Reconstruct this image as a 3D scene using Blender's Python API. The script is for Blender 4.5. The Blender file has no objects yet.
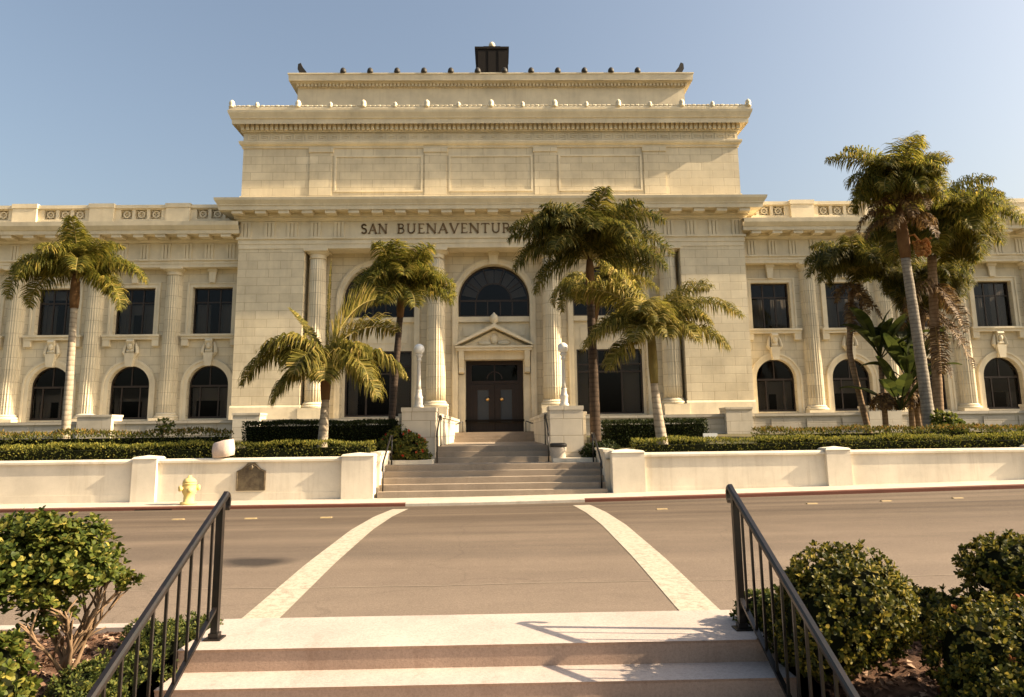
import bpy, math, random
import numpy as np
from mathutils import Vector, Matrix
R = math.radians
sc = bpy.context.scene
C = sc.collection

# ------------------------------------------------------------------ camera, sky, sun, exposure
cam_d = bpy.data.cameras.new('camera')
cam = bpy.data.objects.new('camera', cam_d); C.objects.link(cam)
cam_d.sensor_fit = 'HORIZONTAL'; cam_d.sensor_width = 36.0
cam_d.lens = 700.0 / 1024.0 * 36.0
cam_d.shift_y = -26.5 / 1024.0
cam_d.clip_start = 0.05; cam_d.clip_end = 6000
cam.matrix_world = (Matrix.Translation((.15, 0, 1.573)) @ Matrix.Rotation(R(-1.25), 4, 'Z')
                    @ Matrix.Rotation(R(98.9), 4, 'X') @ Matrix.Rotation(R(-.72), 4, 'Z'))
sc.camera = cam

SUN_EL, SUN_PHI = 32.0, 6.3          # sun low in the +X, slightly on the viewer's side of the facade
world = bpy.data.worlds.new('World'); sc.world = world; world.use_nodes = True
wn = world.node_tree.nodes; wl = world.node_tree.links
bg = wn['Background']
sky = wn.new('ShaderNodeTexSky'); sky.sky_type = 'NISHITA'; sky.sun_disc = False
sky.sun_elevation = R(SUN_EL); sky.sun_rotation = R(90 + SUN_PHI)
sky.air_density = 1.35; sky.dust_density = 5.5; sky.ozone_density = 1.0; sky.altitude = 10
hs_ = wn.new('ShaderNodeHueSaturation'); hs_.inputs['Saturation'].default_value = .88      # faded film-like blue
wl.new(sky.outputs[0], hs_.inputs['Color']); wl.new(hs_.outputs[0], bg.inputs[0]); bg.inputs[1].default_value = 0.074
sun_d = bpy.data.lights.new('sun', 'SUN'); sun_d.energy = 5.0; sun_d.angle = R(.5); sun_d.color = (1, .80, .555)
sun = bpy.data.objects.new('sun', sun_d); C.objects.link(sun)
el, ph = R(SUN_EL), R(SUN_PHI)
sun.rotation_euler = Vector((-math.cos(el) * math.cos(ph), math.cos(el) * math.sin(ph), -math.sin(el))).to_track_quat('-Z', 'Y').to_euler()
sun.location = (60, -10, 40)
sc.view_settings.view_transform = 'Standard'; sc.view_settings.look = 'None'
sc.view_settings.exposure = 1.38; sc.view_settings.gamma = 1.0
sc.view_settings.use_curve_mapping = False

# ------------------------------------------------------------------ materials
def mat(name, col, rough=.8, spec=.3, metal=0):
    m = bpy.data.materials.new(name); m.use_nodes = True
    b = m.node_tree.nodes['Principled BSDF']
    b.inputs['Base Color'].default_value = (*col, 1); b.inputs['Roughness'].default_value = rough
    b.inputs['Specular IOR Level'].default_value = spec; b.inputs['Metallic'].default_value = metal
    return m
def nodes(m): return m.node_tree.nodes, m.node_tree.links, m.node_tree.nodes['Principled BSDF']
def coords(m, scale=(1, 1, 1), loc=(0, 0, 0), swap=False):
    n, l, b = nodes(m)
    g = n.new('ShaderNodeNewGeometry')
    src = g.outputs['Position']
    if swap:                                  # facade mapping: x+y along, z up
        s = n.new('ShaderNodeSeparateXYZ'); l.new(src, s.inputs[0])
        a = n.new('ShaderNodeMath'); a.operation = 'ADD'; l.new(s.outputs[0], a.inputs[0]); l.new(s.outputs[1], a.inputs[1])
        c = n.new('ShaderNodeCombineXYZ'); l.new(a.outputs[0], c.inputs[0]); l.new(s.outputs[2], c.inputs[1]); src = c.outputs[0]
    mp = n.new('ShaderNodeMapping'); mp.inputs['Scale'].default_value = scale; mp.inputs['Location'].default_value = loc
    l.new(src, mp.inputs[0]); return mp.outputs[0]
def noise(m, vec, scale, detail=5, rough=.6):
    n, l, b = nodes(m)
    t = n.new('ShaderNodeTexNoise'); t.inputs['Scale'].default_value = scale; t.inputs['Detail'].default_value = detail
    t.inputs['Roughness'].default_value = rough; l.new(vec, t.inputs['Vector']); return t.outputs['Fac']
def ramp(m, fac, stops):
    n, l, b = nodes(m)
    r = n.new('ShaderNodeValToRGB'); l.new(fac, r.inputs[0])
    while len(r.color_ramp.elements) < len(stops): r.color_ramp.elements.new(.5)
    for e, (p, c) in zip(r.color_ramp.elements, stops):
        e.position = p; e.color = (*c, 1) if len(c) == 3 else c
    return r.outputs[0]
def mix(m, a, b_, fac, mode='MIX'):
    n, l, b = nodes(m)
    x = n.new('ShaderNodeMix'); x.data_type = 'RGBA'; x.blend_type = mode
    for s, v in ((x.inputs[6], a), (x.inputs[7], b_), (x.inputs[0], fac)):
        if hasattr(v, 'is_output'): l.new(v, s)
        else: s.default_value = v if not isinstance(v, tuple) else ((*v, 1) if len(v) == 3 else v)
    return x.outputs[2]
def bump(m, h, strength=.3, dist=.02):
    n, l, b = nodes(m)
    x = n.new('ShaderNodeBump'); x.inputs['Strength'].default_value = strength; x.inputs['Distance'].default_value = dist
    l.new(h, x.inputs['Height']); l.new(x.outputs[0], b.inputs['Normal'])
def setcol(m, c):
    n, l, b = nodes(m); l.new(c, b.inputs['Base Color'])

def stone(name, base, blocks=None, dirt=.35, rough=.62):
    m = mat(name, base, rough, .35)
    v = coords(m)
    lo = tuple(c * .80 for c in base); hi = tuple(min(1, c * 1.10) for c in base)
    col = ramp(m, noise(m, v, .9, 6), [(.3, lo), (.7, hi)])
    streak = noise(m, coords(m, (3.2, 3.2, .22)), 1.6, 5, .65)
    col = mix(m, col, tuple(c * k for c, k in zip(base, (.55, .50, .42))), ramp(m, streak, [(.52, (0, 0, 0)), (.80, (dirt,) * 3)]))
    fine = noise(m, v, 28, 4)
    col = mix(m, col, (.35, .30, .22), ramp(m, fine, [(.55, (0, 0, 0)), (.85, (.25,) * 3)]))
    if blocks:
        n, l, b = nodes(m)
        br = n.new('ShaderNodeTexBrick'); l.new(coords(m, swap=True), br.inputs['Vector'])
        br.inputs['Scale'].default_value = 1; br.inputs['Brick Width'].default_value = blocks[0]; br.inputs['Row Height'].default_value = blocks[1]
        br.inputs['Mortar Size'].default_value = .016; br.inputs['Mortar Smooth'].default_value = .3; br.inputs['Bias'].default_value = 0
        br.inputs['Color1'].default_value = (1, 1, 1, 1); br.inputs['Color2'].default_value = (.87, .86, .84, 1); br.inputs['Mortar'].default_value = (.66, .62, .56, 1)
        col = mix(m, col, br.outputs['Color'], .85, 'MULTIPLY')
        x = n.new('ShaderNodeBump'); x.invert = True; x.inputs['Strength'].default_value = .5; x.inputs['Distance'].default_value = .015
        l.new(br.outputs['Fac'], x.inputs['Height']); l.new(x.outputs[0], b.inputs['Normal'])
    else:
        bump(m, fine, .15, .01)
    setcol(m, col); return m

STONE = (.70, .61, .43)
M = {}
M['ashlar'] = stone('ashlar_stone', STONE, (1.15, .43))
M['trim'] = stone('carved_stone', (.71, .62, .44), None, .3)
M['column'] = stone('column_stone', (.70, .61, .43), (2.6, .62), .25)
M['granite'] = stone('granite', (.47, .43, .355), (1.4, .45), .25)
M['pedestal'] = stone('pedestal_stone', (.62, .56, .45), (1.1, .48), .25)
M['plaster'] = stone('white_plaster', (.74, .665, .53), None, .5, .8)
def concrete(name, base, bumpy=.25):
    m = mat(name, base, .9, .2); v = coords(m)
    col = ramp(m, noise(m, v, 1.3, 7, .65), [(.3, tuple(c * .82 for c in base)), (.7, tuple(min(1, c * 1.08) for c in base))])
    f = noise(m, v, 90, 3)
    col = mix(m, col, tuple(c * .6 for c in base), ramp(m, f, [(.58, (0, 0, 0)), (.8, (.45,) * 3)]))
    st = noise(m, coords(m, (1.6, .7, .5)), 2.3, 5, .7)
    col = mix(m, col, tuple(c * k for c, k in zip(base, (.55, .47, .42))), ramp(m, st, [(.55, (0, 0, 0)), (.78, (.5,) * 3)]))
    col = mix(m, col, ramp(m, noise(m, v, 48, 8, .9), [(.36, (.62,) * 3), (.5, (.98,) * 3), (.64, (1.18,) * 3)]), .8, 'MULTIPLY')
    pt = noise(m, coords(m, (1, 1.6, 1)), 5, 8, .8); col = mix(m, col, tuple(c * .5 for c in base), ramp(m, pt, [(.60, (0, 0, 0)), (.70, (.4,) * 3)]))
    bump(m, f, bumpy, .006); setcol(m, col); return m
M['concrete'] = concrete('pale_concrete', (.45, .38, .335))
M['riser'] = concrete('shaded_stained_riser', (.43, .31, .235))  # streaked stains, with some of the risers' shade put into the darker brown
M['step'] = concrete('worn_stone_steps', (.33, .27, .205))
M['paving'] = concrete('paving', (.50, .45, .37))
M['kerb_red'] = concrete('red_kerb_paint', (.15, .062, .042))

def asphalt():
    m = mat('asphalt', (.1, .08, .06), .88, .25); v = coords(m)
    band = noise(m, coords(m, (.035, .62, .5)), 1.5, 6, .62)
    col = ramp(m, band, [(.34, (.048, .035, .025)), (.5, (.098, .072, .050)), (.66, (.155, .117, .082))])
    n, l, b = nodes(m)
    s = n.new('ShaderNodeSeparateXYZ'); g = n.new('ShaderNodeNewGeometry'); l.new(g.outputs['Position'], s.inputs[0])
    mr = n.new('ShaderNodeMapRange'); mr.inputs[1].default_value = 6; mr.inputs[2].default_value = 13.5; mr.inputs[3].default_value = 1; mr.inputs[4].default_value = 0
    wob = n.new('ShaderNodeMath'); wob.operation = 'MULTIPLY_ADD'; wob.inputs[1].default_value = 1.6; l.new(noise(m, v, .6), wob.inputs[0]); l.new(s.outputs[1], wob.inputs[2])
    l.new(wob.outputs[0], mr.inputs[0])
    col = mix(m, col, (.205, .162, .125), mr.outputs[0])                 # paler worn parking lane near the steps
    patch = noise(m, v, .8, 6, .7)
    col = mix(m, col, (.055, .042, .032), ramp(m, patch, [(.60, (0, 0, 0)), (.82, (.55,) * 3)]))
    f = noise(m, v, 140, 3)
    col = mix(m, col, (.28, .22, .16), ramp(m, f, [(.55, (0, 0, 0)), (.75, (.45,) * 3)]))
    vor = n.new('ShaderNodeTexVoronoi'); vor.feature = 'DISTANCE_TO_EDGE'; vor.inputs['Scale'].default_value = .22
    wv = n.new('ShaderNodeVectorMath'); wv.operation = 'ADD'; sc_ = n.new('ShaderNodeVectorMath'); sc_.operation = 'SCALE'; sc_.inputs['Scale'].default_value = .9
    tn = n.new('ShaderNodeTexNoise'); tn.inputs['Scale'].default_value = 1.1; tn.inputs['Detail'].default_value = 6; l.new(v, tn.inputs['Vector'])
    l.new(tn.outputs['Color'], sc_.inputs[0]); l.new(v, wv.inputs[0]); l.new(sc_.outputs[0], wv.inputs[1]); l.new(wv.outputs[0], vor.inputs['Vector'])
    col = mix(m, col, (.045, .035, .028), ramp(m, vor.outputs['Distance'], [(.0, (.22,) * 3), (.004, (0, 0, 0))]))
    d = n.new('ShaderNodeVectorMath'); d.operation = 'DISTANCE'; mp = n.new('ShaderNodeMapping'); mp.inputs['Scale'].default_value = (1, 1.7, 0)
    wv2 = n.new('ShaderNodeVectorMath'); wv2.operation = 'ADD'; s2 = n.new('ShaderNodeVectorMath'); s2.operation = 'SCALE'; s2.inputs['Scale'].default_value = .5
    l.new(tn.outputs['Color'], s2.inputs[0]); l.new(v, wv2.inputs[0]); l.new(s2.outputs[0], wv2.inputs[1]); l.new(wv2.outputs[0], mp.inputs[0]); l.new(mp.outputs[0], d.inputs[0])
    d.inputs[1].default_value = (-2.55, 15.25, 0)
    col = mix(m, col, (.022, .018, .016), ramp(m, d.outputs['Value'], [(.30, (.85,) * 3), (.62, (0, 0, 0))]))          # cast shadow of something out of view, painted into the asphalt
    g2 = noise(m, v, 55, 8, .9); col = mix(m, col, ramp(m, g2, [(.36, (.35,) * 3), (.5, (.95,) * 3), (.64, (1.7, 1.68, 1.62))]), .55, 'MULTIPLY')
    g3 = noise(m, coords(m, (.8, 1.3, 1)), 1.2, 7, .7); col = mix(m, col, ramp(m, g3, [(.35, (.72,) * 3), (.62, (1.05,) * 3)]), .35, 'MULTIPLY')
    bump(m, f, .7, .008); setcol(m, col); return m
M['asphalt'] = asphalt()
def paint(name, base, wear=.6):
    m = mat(name, base, .7, .3); v = coords(m)
    col = mix(m, base, (.20, .16, .12), ramp(m, noise(m, v, 14, 9, .85), [(.46, (0, 0, 0)), (.64, (wear,) * 3)]))
    setcol(m, col); return m
M['road_paint'] = paint('road_paint', (.45, .395, .31), .85)
M['yellow_paint'] = paint('yellow_paint', (.36, .27, .13), .8)
M['hydrant'] = paint('hydrant_paint', (.72, .55, .20), .25)
M['iron'] = mat('black_iron', (.022, .015, .011), .38, .5)
n_, l_, b_ = nodes(M['iron']); setcol(M['iron'], ramp(M['iron'], noise(M['iron'], coords(M['iron']), 14, 5), [(.45, (.007, .006, .005)), (.85, (.022, .013, .010))]))
M['bronze'] = mat('bronze', (.16, .12, .075), .5, .5, .6)
n_, l_, b_ = nodes(M['bronze']); setcol(M['bronze'], ramp(M['bronze'], noise(M['bronze'], coords(M['bronze']), 9, 5), [(.35, (.10, .075, .05)), (.7, (.20, .16, .10))]))
M['letter'] = mat('dark_letters', (.20, .135, .07), .6, .3)
M['brass'] = mat('brass', (.80, .46, .16), .28, .5, 1)
M['wood'] = mat('dark_wood', (.030, .014, .008), .45, .4)
setcol(M['wood'], ramp(M['wood'], noise(M['wood'], coords(M['wood'], (9, 9, .7)), 3, 5), [(.35, (.010, .005, .003)), (.7, (.024, .010, .006))]))
M['frame'] = mat('dark_frame', (.028, .018, .012), .5, .4)
M['curtain'] = mat('curtain', (.62, .55, .46), .95, .1)
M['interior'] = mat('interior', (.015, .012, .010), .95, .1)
M['roof'] = mat('dark_roof', (.05, .042, .035), .9, .2)
M['dark_roof'] = mat('dark_lantern', (.016, .013, .011), .8, .2)
M['dark_metal'] = mat('dark_metal', (.030, .026, .020), .6, .4)
M['globe'] = mat('globe_glass', (.82, .80, .74), .25, .5)
M['lamp_post'] = mat('lamp_post_paint', (.66, .62, .54), .5, .4)
M['can'] = concrete('bin_concrete', (.50, .44, .36))
M['sack'] = concrete('pale_canvas', (.62, .50, .42))
M['sign'] = mat('sign_white', (.78, .77, .72), .6, .3)
def glass(name):
    m = bpy.data.materials.new(name); m.use_nodes = True; n = m.node_tree.nodes; l = m.node_tree.links
    n.remove(n['Principled BSDF'])
    t = n.new('ShaderNodeBsdfTransparent'); t.inputs[0].default_value = (.62, .62, .62, 1)
    g = n.new('ShaderNodeBsdfGlossy'); g.inputs['Roughness'].default_value = .04; g.inputs[0].default_value = (.42, .43, .46, 1)
    f = n.new('ShaderNodeFresnel'); f.inputs[0].default_value = 1.45
    x = n.new('ShaderNodeMixShader'); l.new(f.outputs[0], x.inputs[0]); l.new(t.outputs[0], x.inputs[1]); l.new(g.outputs[0], x.inputs[2])
    l.new(x.outputs[0], n['Material Output'].inputs[0]); return m
M['glass'] = glass('window_glass')
M['door_glass'] = mat('door_glass', (.055, .06, .068), .2, .3)
def leaf(name, stops, trans=.35, rough=.6, tcol=None):
    m = bpy.data.materials.new(name); m.use_nodes = True
    n, l, b = nodes(m)
    g = n.new('ShaderNodeNewGeometry'); col = ramp(m, g.outputs['Random Per Island'], stops)
    l.new(col, b.inputs['Base Color']); b.inputs['Roughness'].default_value = rough; b.inputs['Specular IOR Level'].default_value = .18
    t = n.new('ShaderNodeBsdfTranslucent')
    hs = n.new('ShaderNodeHueSaturation'); hs.inputs['Value'].default_value = 1.5; l.new(col, hs.inputs['Color']); l.new(hs.outputs[0], t.inputs[0])
    x = n.new('ShaderNodeMixShader'); x.inputs[0].default_value = trans
    l.new(b.outputs[0], x.inputs[1]); l.new(t.outputs[0], x.inputs[2]); l.new(x.outputs[0], n['Material Output'].inputs[0]); return m
M['queen_leaf'] = leaf('queen_palm_leaf', [(0, (.050, .058, .010)), (.45, (.115, .115, .018)), (.85, (.22, .185, .03)), (1, (.36, .26, .06))], .42)
M['dark_palm_leaf'] = leaf('dark_palm_leaf', [(0, (.035, .042, .009)), (.55, (.080, .082, .015)), (1, (.22, .17, .035))], .42)
M['king_leaf'] = leaf('king_palm_leaf', [(0, (.065, .066, .011)), (.5, (.145, .130, .022)), (.85, (.27, .215, .045)), (1, (.45, .33, .11))], .42)
M['dead_leaf'] = leaf('dead_frond', [(0, (.05, .028, .012)), (.6, (.12, .068, .024)), (1, (.24, .15, .05))], .2)
M['rachis'] = mat('rachis', (.24, .19, .06), .6)
M['paddle_leaf'] = leaf('paddle_leaf', [(0, (.020, .030, .008)), (1, (.055, .066, .014))])
M['hedge_leaf'] = leaf('hedge_leaf', [(0, (.034, .043, .008)), (.6, (.095, .105, .017)), (1, (.22, .19, .035))], .25)
M['hedge_top'] = leaf('hedge_top_leaf', [(0, (.075, .085, .014)), (.6, (.18, .175, .027)), (1, (.32, .27, .05))], .3)  # brighter yellow green leaves mixed in along the top
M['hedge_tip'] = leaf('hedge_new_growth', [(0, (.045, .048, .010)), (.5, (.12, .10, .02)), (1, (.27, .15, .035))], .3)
M['box_leaf'] = leaf('clipped_hedge_leaf', [(0, (.012, .020, .006)), (.8, (.030, .042, .010)), (1, (.075, .075, .018))], .2)
M['pitto_leaf'] = leaf('shrub_leaf', [(0, (.035, .055, .010)), (.55, (.085, .105, .016)), (.9, (.20, .19, .035)), (1, (.34, .28, .06))], .3, .55)
M['pitto_dark'] = leaf('dark_shrub_leaf', [(0, (.020, .027, .005)), (.5, (.060, .064, .009)), (.86, (.20, .165, .025)), (1, (.32, .24, .05))], .25, .55)
M['juniper'] = leaf('ground_cover_leaf', [(0, (.035, .052, .012)), (.6, (.08, .10, .02)), (1, (.18, .17, .035))], .25)
M['red_flower'] = leaf('red_flower', [(0, (.45, .03, .02)), (1, (.60, .07, .03))], .3)
M['red_leaf'] = leaf('reddish_leaf', [(0, (.20, .07, .03)), (1, (.35, .14, .05))], .3)
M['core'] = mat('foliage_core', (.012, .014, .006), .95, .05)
def bark(name, a, b2, bands=0, sc_=6):
    m = mat(name, a, .9, .15); v = coords(m)
    col = ramp(m, noise(m, coords(m, (1, 1, .5)), sc_, 6, .7), [(.3, a), (.7, b2)])
    if bands:
        n, l, b = nodes(m)
        w = n.new('ShaderNodeTexWave'); w.bands_direction = 'Z'; w.inputs['Scale'].default_value = bands; w.inputs['Distortion'].default_value = 2.5; w.inputs['Detail'].default_value = 3
        l.new(v, w.inputs['Vector'])
        col = mix(m, col, tuple(c * .5 for c in a), ramp(m, w.outputs['Fac'], [(.0, (.5,) * 3), (.35, (0, 0, 0))]))
        bump(m, w.outputs['Fac'], .3, .012)
    setcol(m, col); return m
M['trunk_pale'] = bark('pale_palm_trunk', (.26, .21, .15), (.44, .38, .29), 1.9)
M['trunk_brown'] = bark('brown_palm_trunk', (.17, .11, .065), (.30, .21, .13), 2.2)
M['trunk_dark'] = bark('dark_palm_trunk', (.038, .028, .021), (.085, .058, .040), 2.2)
M['trunk_grey'] = bark('grey_palm_trunk', (.17, .145, .115), (.33, .29, .23), 2.6)
M['crownshaft'] = bark('crownshaft', (.10, .055, .026), (.18, .10, .045), 0)
M['crownshaft_green'] = bark('green_crownshaft', (.12, .10, .035), (.22, .17, .06), 0)
M['branch'] = bark('shrub_branch', (.13, .085, .05), (.27, .18, .11), 0, 14)
M['fruit'] = leaf('palm_fruit', [(0, (.24, .10, .03)), (1, (.36, .18, .05))], .1)
def soil():
    m = mat('soil', (.12, .07, .045), .95, .1); v = coords(m)
    col = ramp(m, noise(m, v, 7, 8, .75), [(.3, (.055, .032, .022)), (.5, (.14, .080, .052)), (.72, (.27, .165, .11))])
    bump(m, noise(m, v, 16, 8, .8), 1, .05); setcol(m, col); return m
M['soil'] = soil()
M['mulch'] = leaf('mulch', [(0, (.07, .038, .025)), (.6, (.19, .11, .07)), (1, (.38, .26, .18))], 0, .9)
def groundmat():
    m = mat('ground', (.1, .09, .05), .95, .1)
    setcol(m, ramp(m, noise(m, coords(m), .5, 8, .7), [(.35, (.06, .065, .03)), (.7, (.16, .13, .075))])); return m
M['ground'] = groundmat()

# ------------------------------------------------------------------ mesh helpers
class MB:
    def __init__(s): s.V = []; s.F = []; s.I = []
    def add(s, v, f, mi=0):
        o = len(s.V); s.V.extend(v); s.F.extend([tuple(i + o for i in q) for q in f]); s.I.extend([mi] * len(f))
    def quad(s, a, b, c, d, mi=0): s.add([a, b, c, d], [(0, 1, 2, 3)], mi)
    def box(s, x0, x1, y0, y1, z0, z1, mi=0):
        v = [(x, y, z) for z in (z0, z1) for y in (y0, y1) for x in (x0, x1)]
        s.add(v, [(0, 2, 3, 1), (4, 5, 7, 6), (0, 1, 5, 4), (2, 6, 7, 3), (0, 4, 6, 2), (1, 3, 7, 5)], mi)
    def prism(s, poly, y0, y1, mi=0):                # polygon in x,z pushed through y
        n = len(poly); v = [(x, y0, z) for x, z in poly] + [(x, y1, z) for x, z in poly]
        s.add(v, [tuple(range(n)), tuple(range(2 * n - 1, n - 1, -1))] + [(i, i + n, (i + 1) % n + n, (i + 1) % n) for i in range(n)], mi)
    def prism_yz(s, poly, x0, x1, mi=0):
        n = len(poly); v = [(x0, y, z) for y, z in poly] + [(x1, y, z) for y, z in poly]
        s.add(v, [tuple(range(n)), tuple(range(2 * n - 1, n - 1, -1))] + [(i, i + n, (i + 1) % n + n, (i + 1) % n) for i in range(n)], mi)
    def lathe(s, prof, cx, cy, n=20, a0=0, a1=360, mi=0, flute=None, cap=True):
        full = abs(a1 - a0) >= 360; k = n if full else n + 1
        v = []
        for r, z in prof:
            for i in range(k):
                a = R(a0 + (a1 - a0) * i / n); rr = r
                if flute: rr = r * (1 - flute[1] * abs(math.sin(flute[0] * a / 2)) ** .7)
                v.append((cx + rr * math.cos(a), cy + rr * math.sin(a), z))
        f = []
        for j in range(len(prof) - 1):
            for i in range(n):
                i2 = (i + 1) % k
                f.append((j * k + i, j * k + i2, (j + 1) * k + i2, (j + 1) * k + i))
        if full and cap:
            f.append(tuple(range(k - 1, -1, -1))); f.append(tuple((len(prof) - 1) * k + i for i in range(k)))
        s.add(v, f, mi)
    def tube(s, pts, rad, n=8, mi=0, cap=True):
        pts = [Vector(p) for p in pts]; v = []; f = []
        u = None
        for i, p in enumerate(pts):
            t = (pts[min(i + 1, len(pts) - 1)] - pts[max(i - 1, 0)]).normalized()
            if u is None:
                u = t.cross(Vector((0, 0, 1)) if abs(t.z) < .9 else Vector((0, 1, 0))).normalized()
            else: u = (u - t * u.dot(t)).normalized()
            w = t.cross(u); r = rad[i] if hasattr(rad, '__len__') else rad
            for k in range(n):
                a = 2 * math.pi * (k + .5) / n; v.append(tuple(p + u * (r * math.cos(a)) + w * (r * math.sin(a))))
        for i in range(len(pts) - 1):
            for k in range(n): f.append((i * n + k, i * n + (k + 1) % n, (i + 1) * n + (k + 1) % n, (i + 1) * n + k))
        if cap: f.append(tuple(range(n - 1, -1, -1))); f.append(tuple((len(pts) - 1) * n + k for k in range(n)))
        s.add(v, f, mi)
    def blob(s, c, r, n=10, m=7, mi=0, rng=None, rough=0):
        v = [(c[0], c[1], c[2] - r[2])]
        for j in range(1, m):
            a = -math.pi / 2 + math.pi * j / m
            for i in range(n):
                b = 2 * math.pi * i / n; k = 1 + (rng.uniform(-rough, rough) if rng else 0)
                v.append((c[0] + k * r[0] * math.cos(a) * math.cos(b), c[1] + k * r[1] * math.cos(a) * math.sin(b), c[2] + k * r[2] * math.sin(a)))
        v.append((c[0], c[1], c[2] + r[2])); f = []
        for i in range(n):
            f.append((0, 1 + (i + 1) % n, 1 + i)); f.append((len(v) - 1, 1 + (m - 2) * n + i, 1 + (m - 2) * n + (i + 1) % n))
            for j in range(m - 2): f.append((1 + j * n + i, 1 + j * n + (i + 1) % n, 1 + (j + 1) * n + (i + 1) % n, 1 + (j + 1) * n + i))
        s.add(v, f, mi)
    def arch(s, cx, zs, r0, r1, y0, y1, zb=None, n=24, mi=0):    # arched band with straight legs down to zb
        out = []; inn = []
        if zb is not None: out.append((cx + r1, zb)); inn.append((cx + r0, zb))
        for i in range(n + 1):
            a = math.pi * i / n; out.append((cx + r1 * math.cos(a), zs + r1 * math.sin(a))); inn.append((cx + r0 * math.cos(a), zs + r0 * math.sin(a)))
        if zb is not None: out.append((cx - r1, zb)); inn.append((cx - r0, zb))
        k = len(out); v = [(x, y, z) for y in (y0, y1) for L in (out, inn) for x, z in L]; f = []
        for i in range(k - 1):
            f += [(i, k + i, k + i + 1, i + 1), (i, i + 1, 2 * k + i + 1, 2 * k + i), (k + i, 3 * k + i, 3 * k + i + 1, k + i + 1), (2 * k + i, 2 * k + i + 1, 3 * k + i + 1, 3 * k + i)]
        f += [(0, 2 * k, 3 * k, k), (k - 1, 2 * k - 1, 4 * k - 1, 3 * k - 1)]
        s.add(v, f, mi)
    def disc_arch(s, cx, zs, r, zb, y0, y1, n=24, mi=0):         # filled arch-headed slab
        poly = [(cx + r, zb)] + [(cx + r * math.cos(math.pi * i / n), zs + r * math.sin(math.pi * i / n)) for i in range(n + 1)] + [(cx - r, zb)]
        s.prism(poly, y0, y1, mi)
    def wall(s, x0, x1, z0, z1, Y, ops, depth, mi=0):            # face at Y with openings and their reveals
        Q = lambda a, b, c, d: s.quad((a[0], Y, a[1]), (b[0], Y, b[1]), (c[0], Y, c[1]), (d[0], Y, d[1]), mi)
        def rev(p, q): s.quad((p[0], Y, p[1]), (p[0], Y + depth, p[1]), (q[0], Y + depth, q[1]), (q[0], Y, q[1]), mi)
        x = x0
        for cx, hw, zb, zt, ar in sorted(ops):
            a, b = cx - hw, cx + hw
            if a > x: Q((x, z0), (a, z0), (a, z1), (x, z1))
            if zb > z0: Q((a, z0), (b, z0), (b, zb), (a, zb)); rev((a, zb), (b, zb))
            rev((a, zt), (a, zb)); rev((b, zb), (b, zt))
            if ar:
                n = 24; P = [(cx - hw * math.cos(math.pi * i / n), zt + hw * math.sin(math.pi * i / n)) for i in range(n + 1)]
                for p, q in zip(P, P[1:]): Q(p, q, (q[0], z1), (p[0], z1)); rev(q, p)
            else: Q((a, zt), (b, zt), (b, z1), (a, z1)); rev((b, zt), (a, zt))
            x = b
        if x < x1: Q((x, z0), (x1, z0), (x1, z1), (x, z1))
    def cornice(s, prof, x0, x1, yf, yb, mi=0, ends=(True, True)):   # profile (outset, z) run round the front and both returns
        rows = []
        for o, z in prof:
            L = []
            if ends[0]: L += [(x0 - o, yb, z), (x0 - o, yf - o, z)]
            else: L += [(x0, yf - o, z)]
            if ends[1]: L += [(x1 + o, yf - o, z), (x1 + o, yb, z)]
            else: L += [(x1, yf - o, z)]
            rows.append(L)
        k = len(rows[0]); v = [p for L in rows for p in L]
        s.add(v, [(j * k + i, j * k + i + 1, (j + 1) * k + i + 1, (j + 1) * k + i) for j in range(len(rows) - 1) for i in range(k - 1)], mi)
    def build(s, name, mats, parent=None, smooth=False, off=None):
        me = bpy.data.meshes.new(name); me.from_pydata(s.V, [], s.F)
        for m in (mats if isinstance(mats, (list, tuple)) else [mats]): me.materials.append(m)
        me.polygons.foreach_set('material_index', np.array(s.I, dtype=np.int32))
        if smooth: me.polygons.foreach_set('use_smooth', np.ones(len(s.F), dtype=bool))
        me.update()
        o = bpy.data.objects.new(name, me); C.objects.link(o)
        if parent is not None:
            o.parent = parent
            w = Vector((0, 0, 0)); p = parent
            while p is not None: w += p.location; p = p.parent
            o.location = -w if off is None else off
        elif off is not None: o.location = off
        return o
def tag(o, label=None, cat=None, group=None, kind=None):
    if label: o['label'] = label
    if cat: o['category'] = cat
    if group: o['group'] = group
    if kind: o['kind'] = kind
    return o
def thing(name, label, cat, loc=(0, 0, 0), group=None):
    o = bpy.data.objects.new(name, None); C.objects.link(o); o.location = loc; o.empty_display_size = .2
    return tag(o, label, cat, group)
def dup(root, loc, label=None, rz=None):
    def cp(o, par):
        c = o.copy(); C.objects.link(c)
        if par is not None: c.parent = par
        for ch in [x for x in C.objects if x.parent == o]: cp(ch, c)
        return c
    r = cp(root, None); r.location = loc
    if label: r['label'] = label
    if rz is not None: r.rotation_euler.z = rz
    return r
def dup_part(o, parent, loc):
    c = o.copy(); C.objects.link(c); c.parent = parent; c.location = loc
    for ch in [x for x in C.objects if x.parent == o]:
        d = ch.copy(); C.objects.link(d); d.parent = c
    return c
def structure(o): o['kind'] = 'structure'; return o

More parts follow.
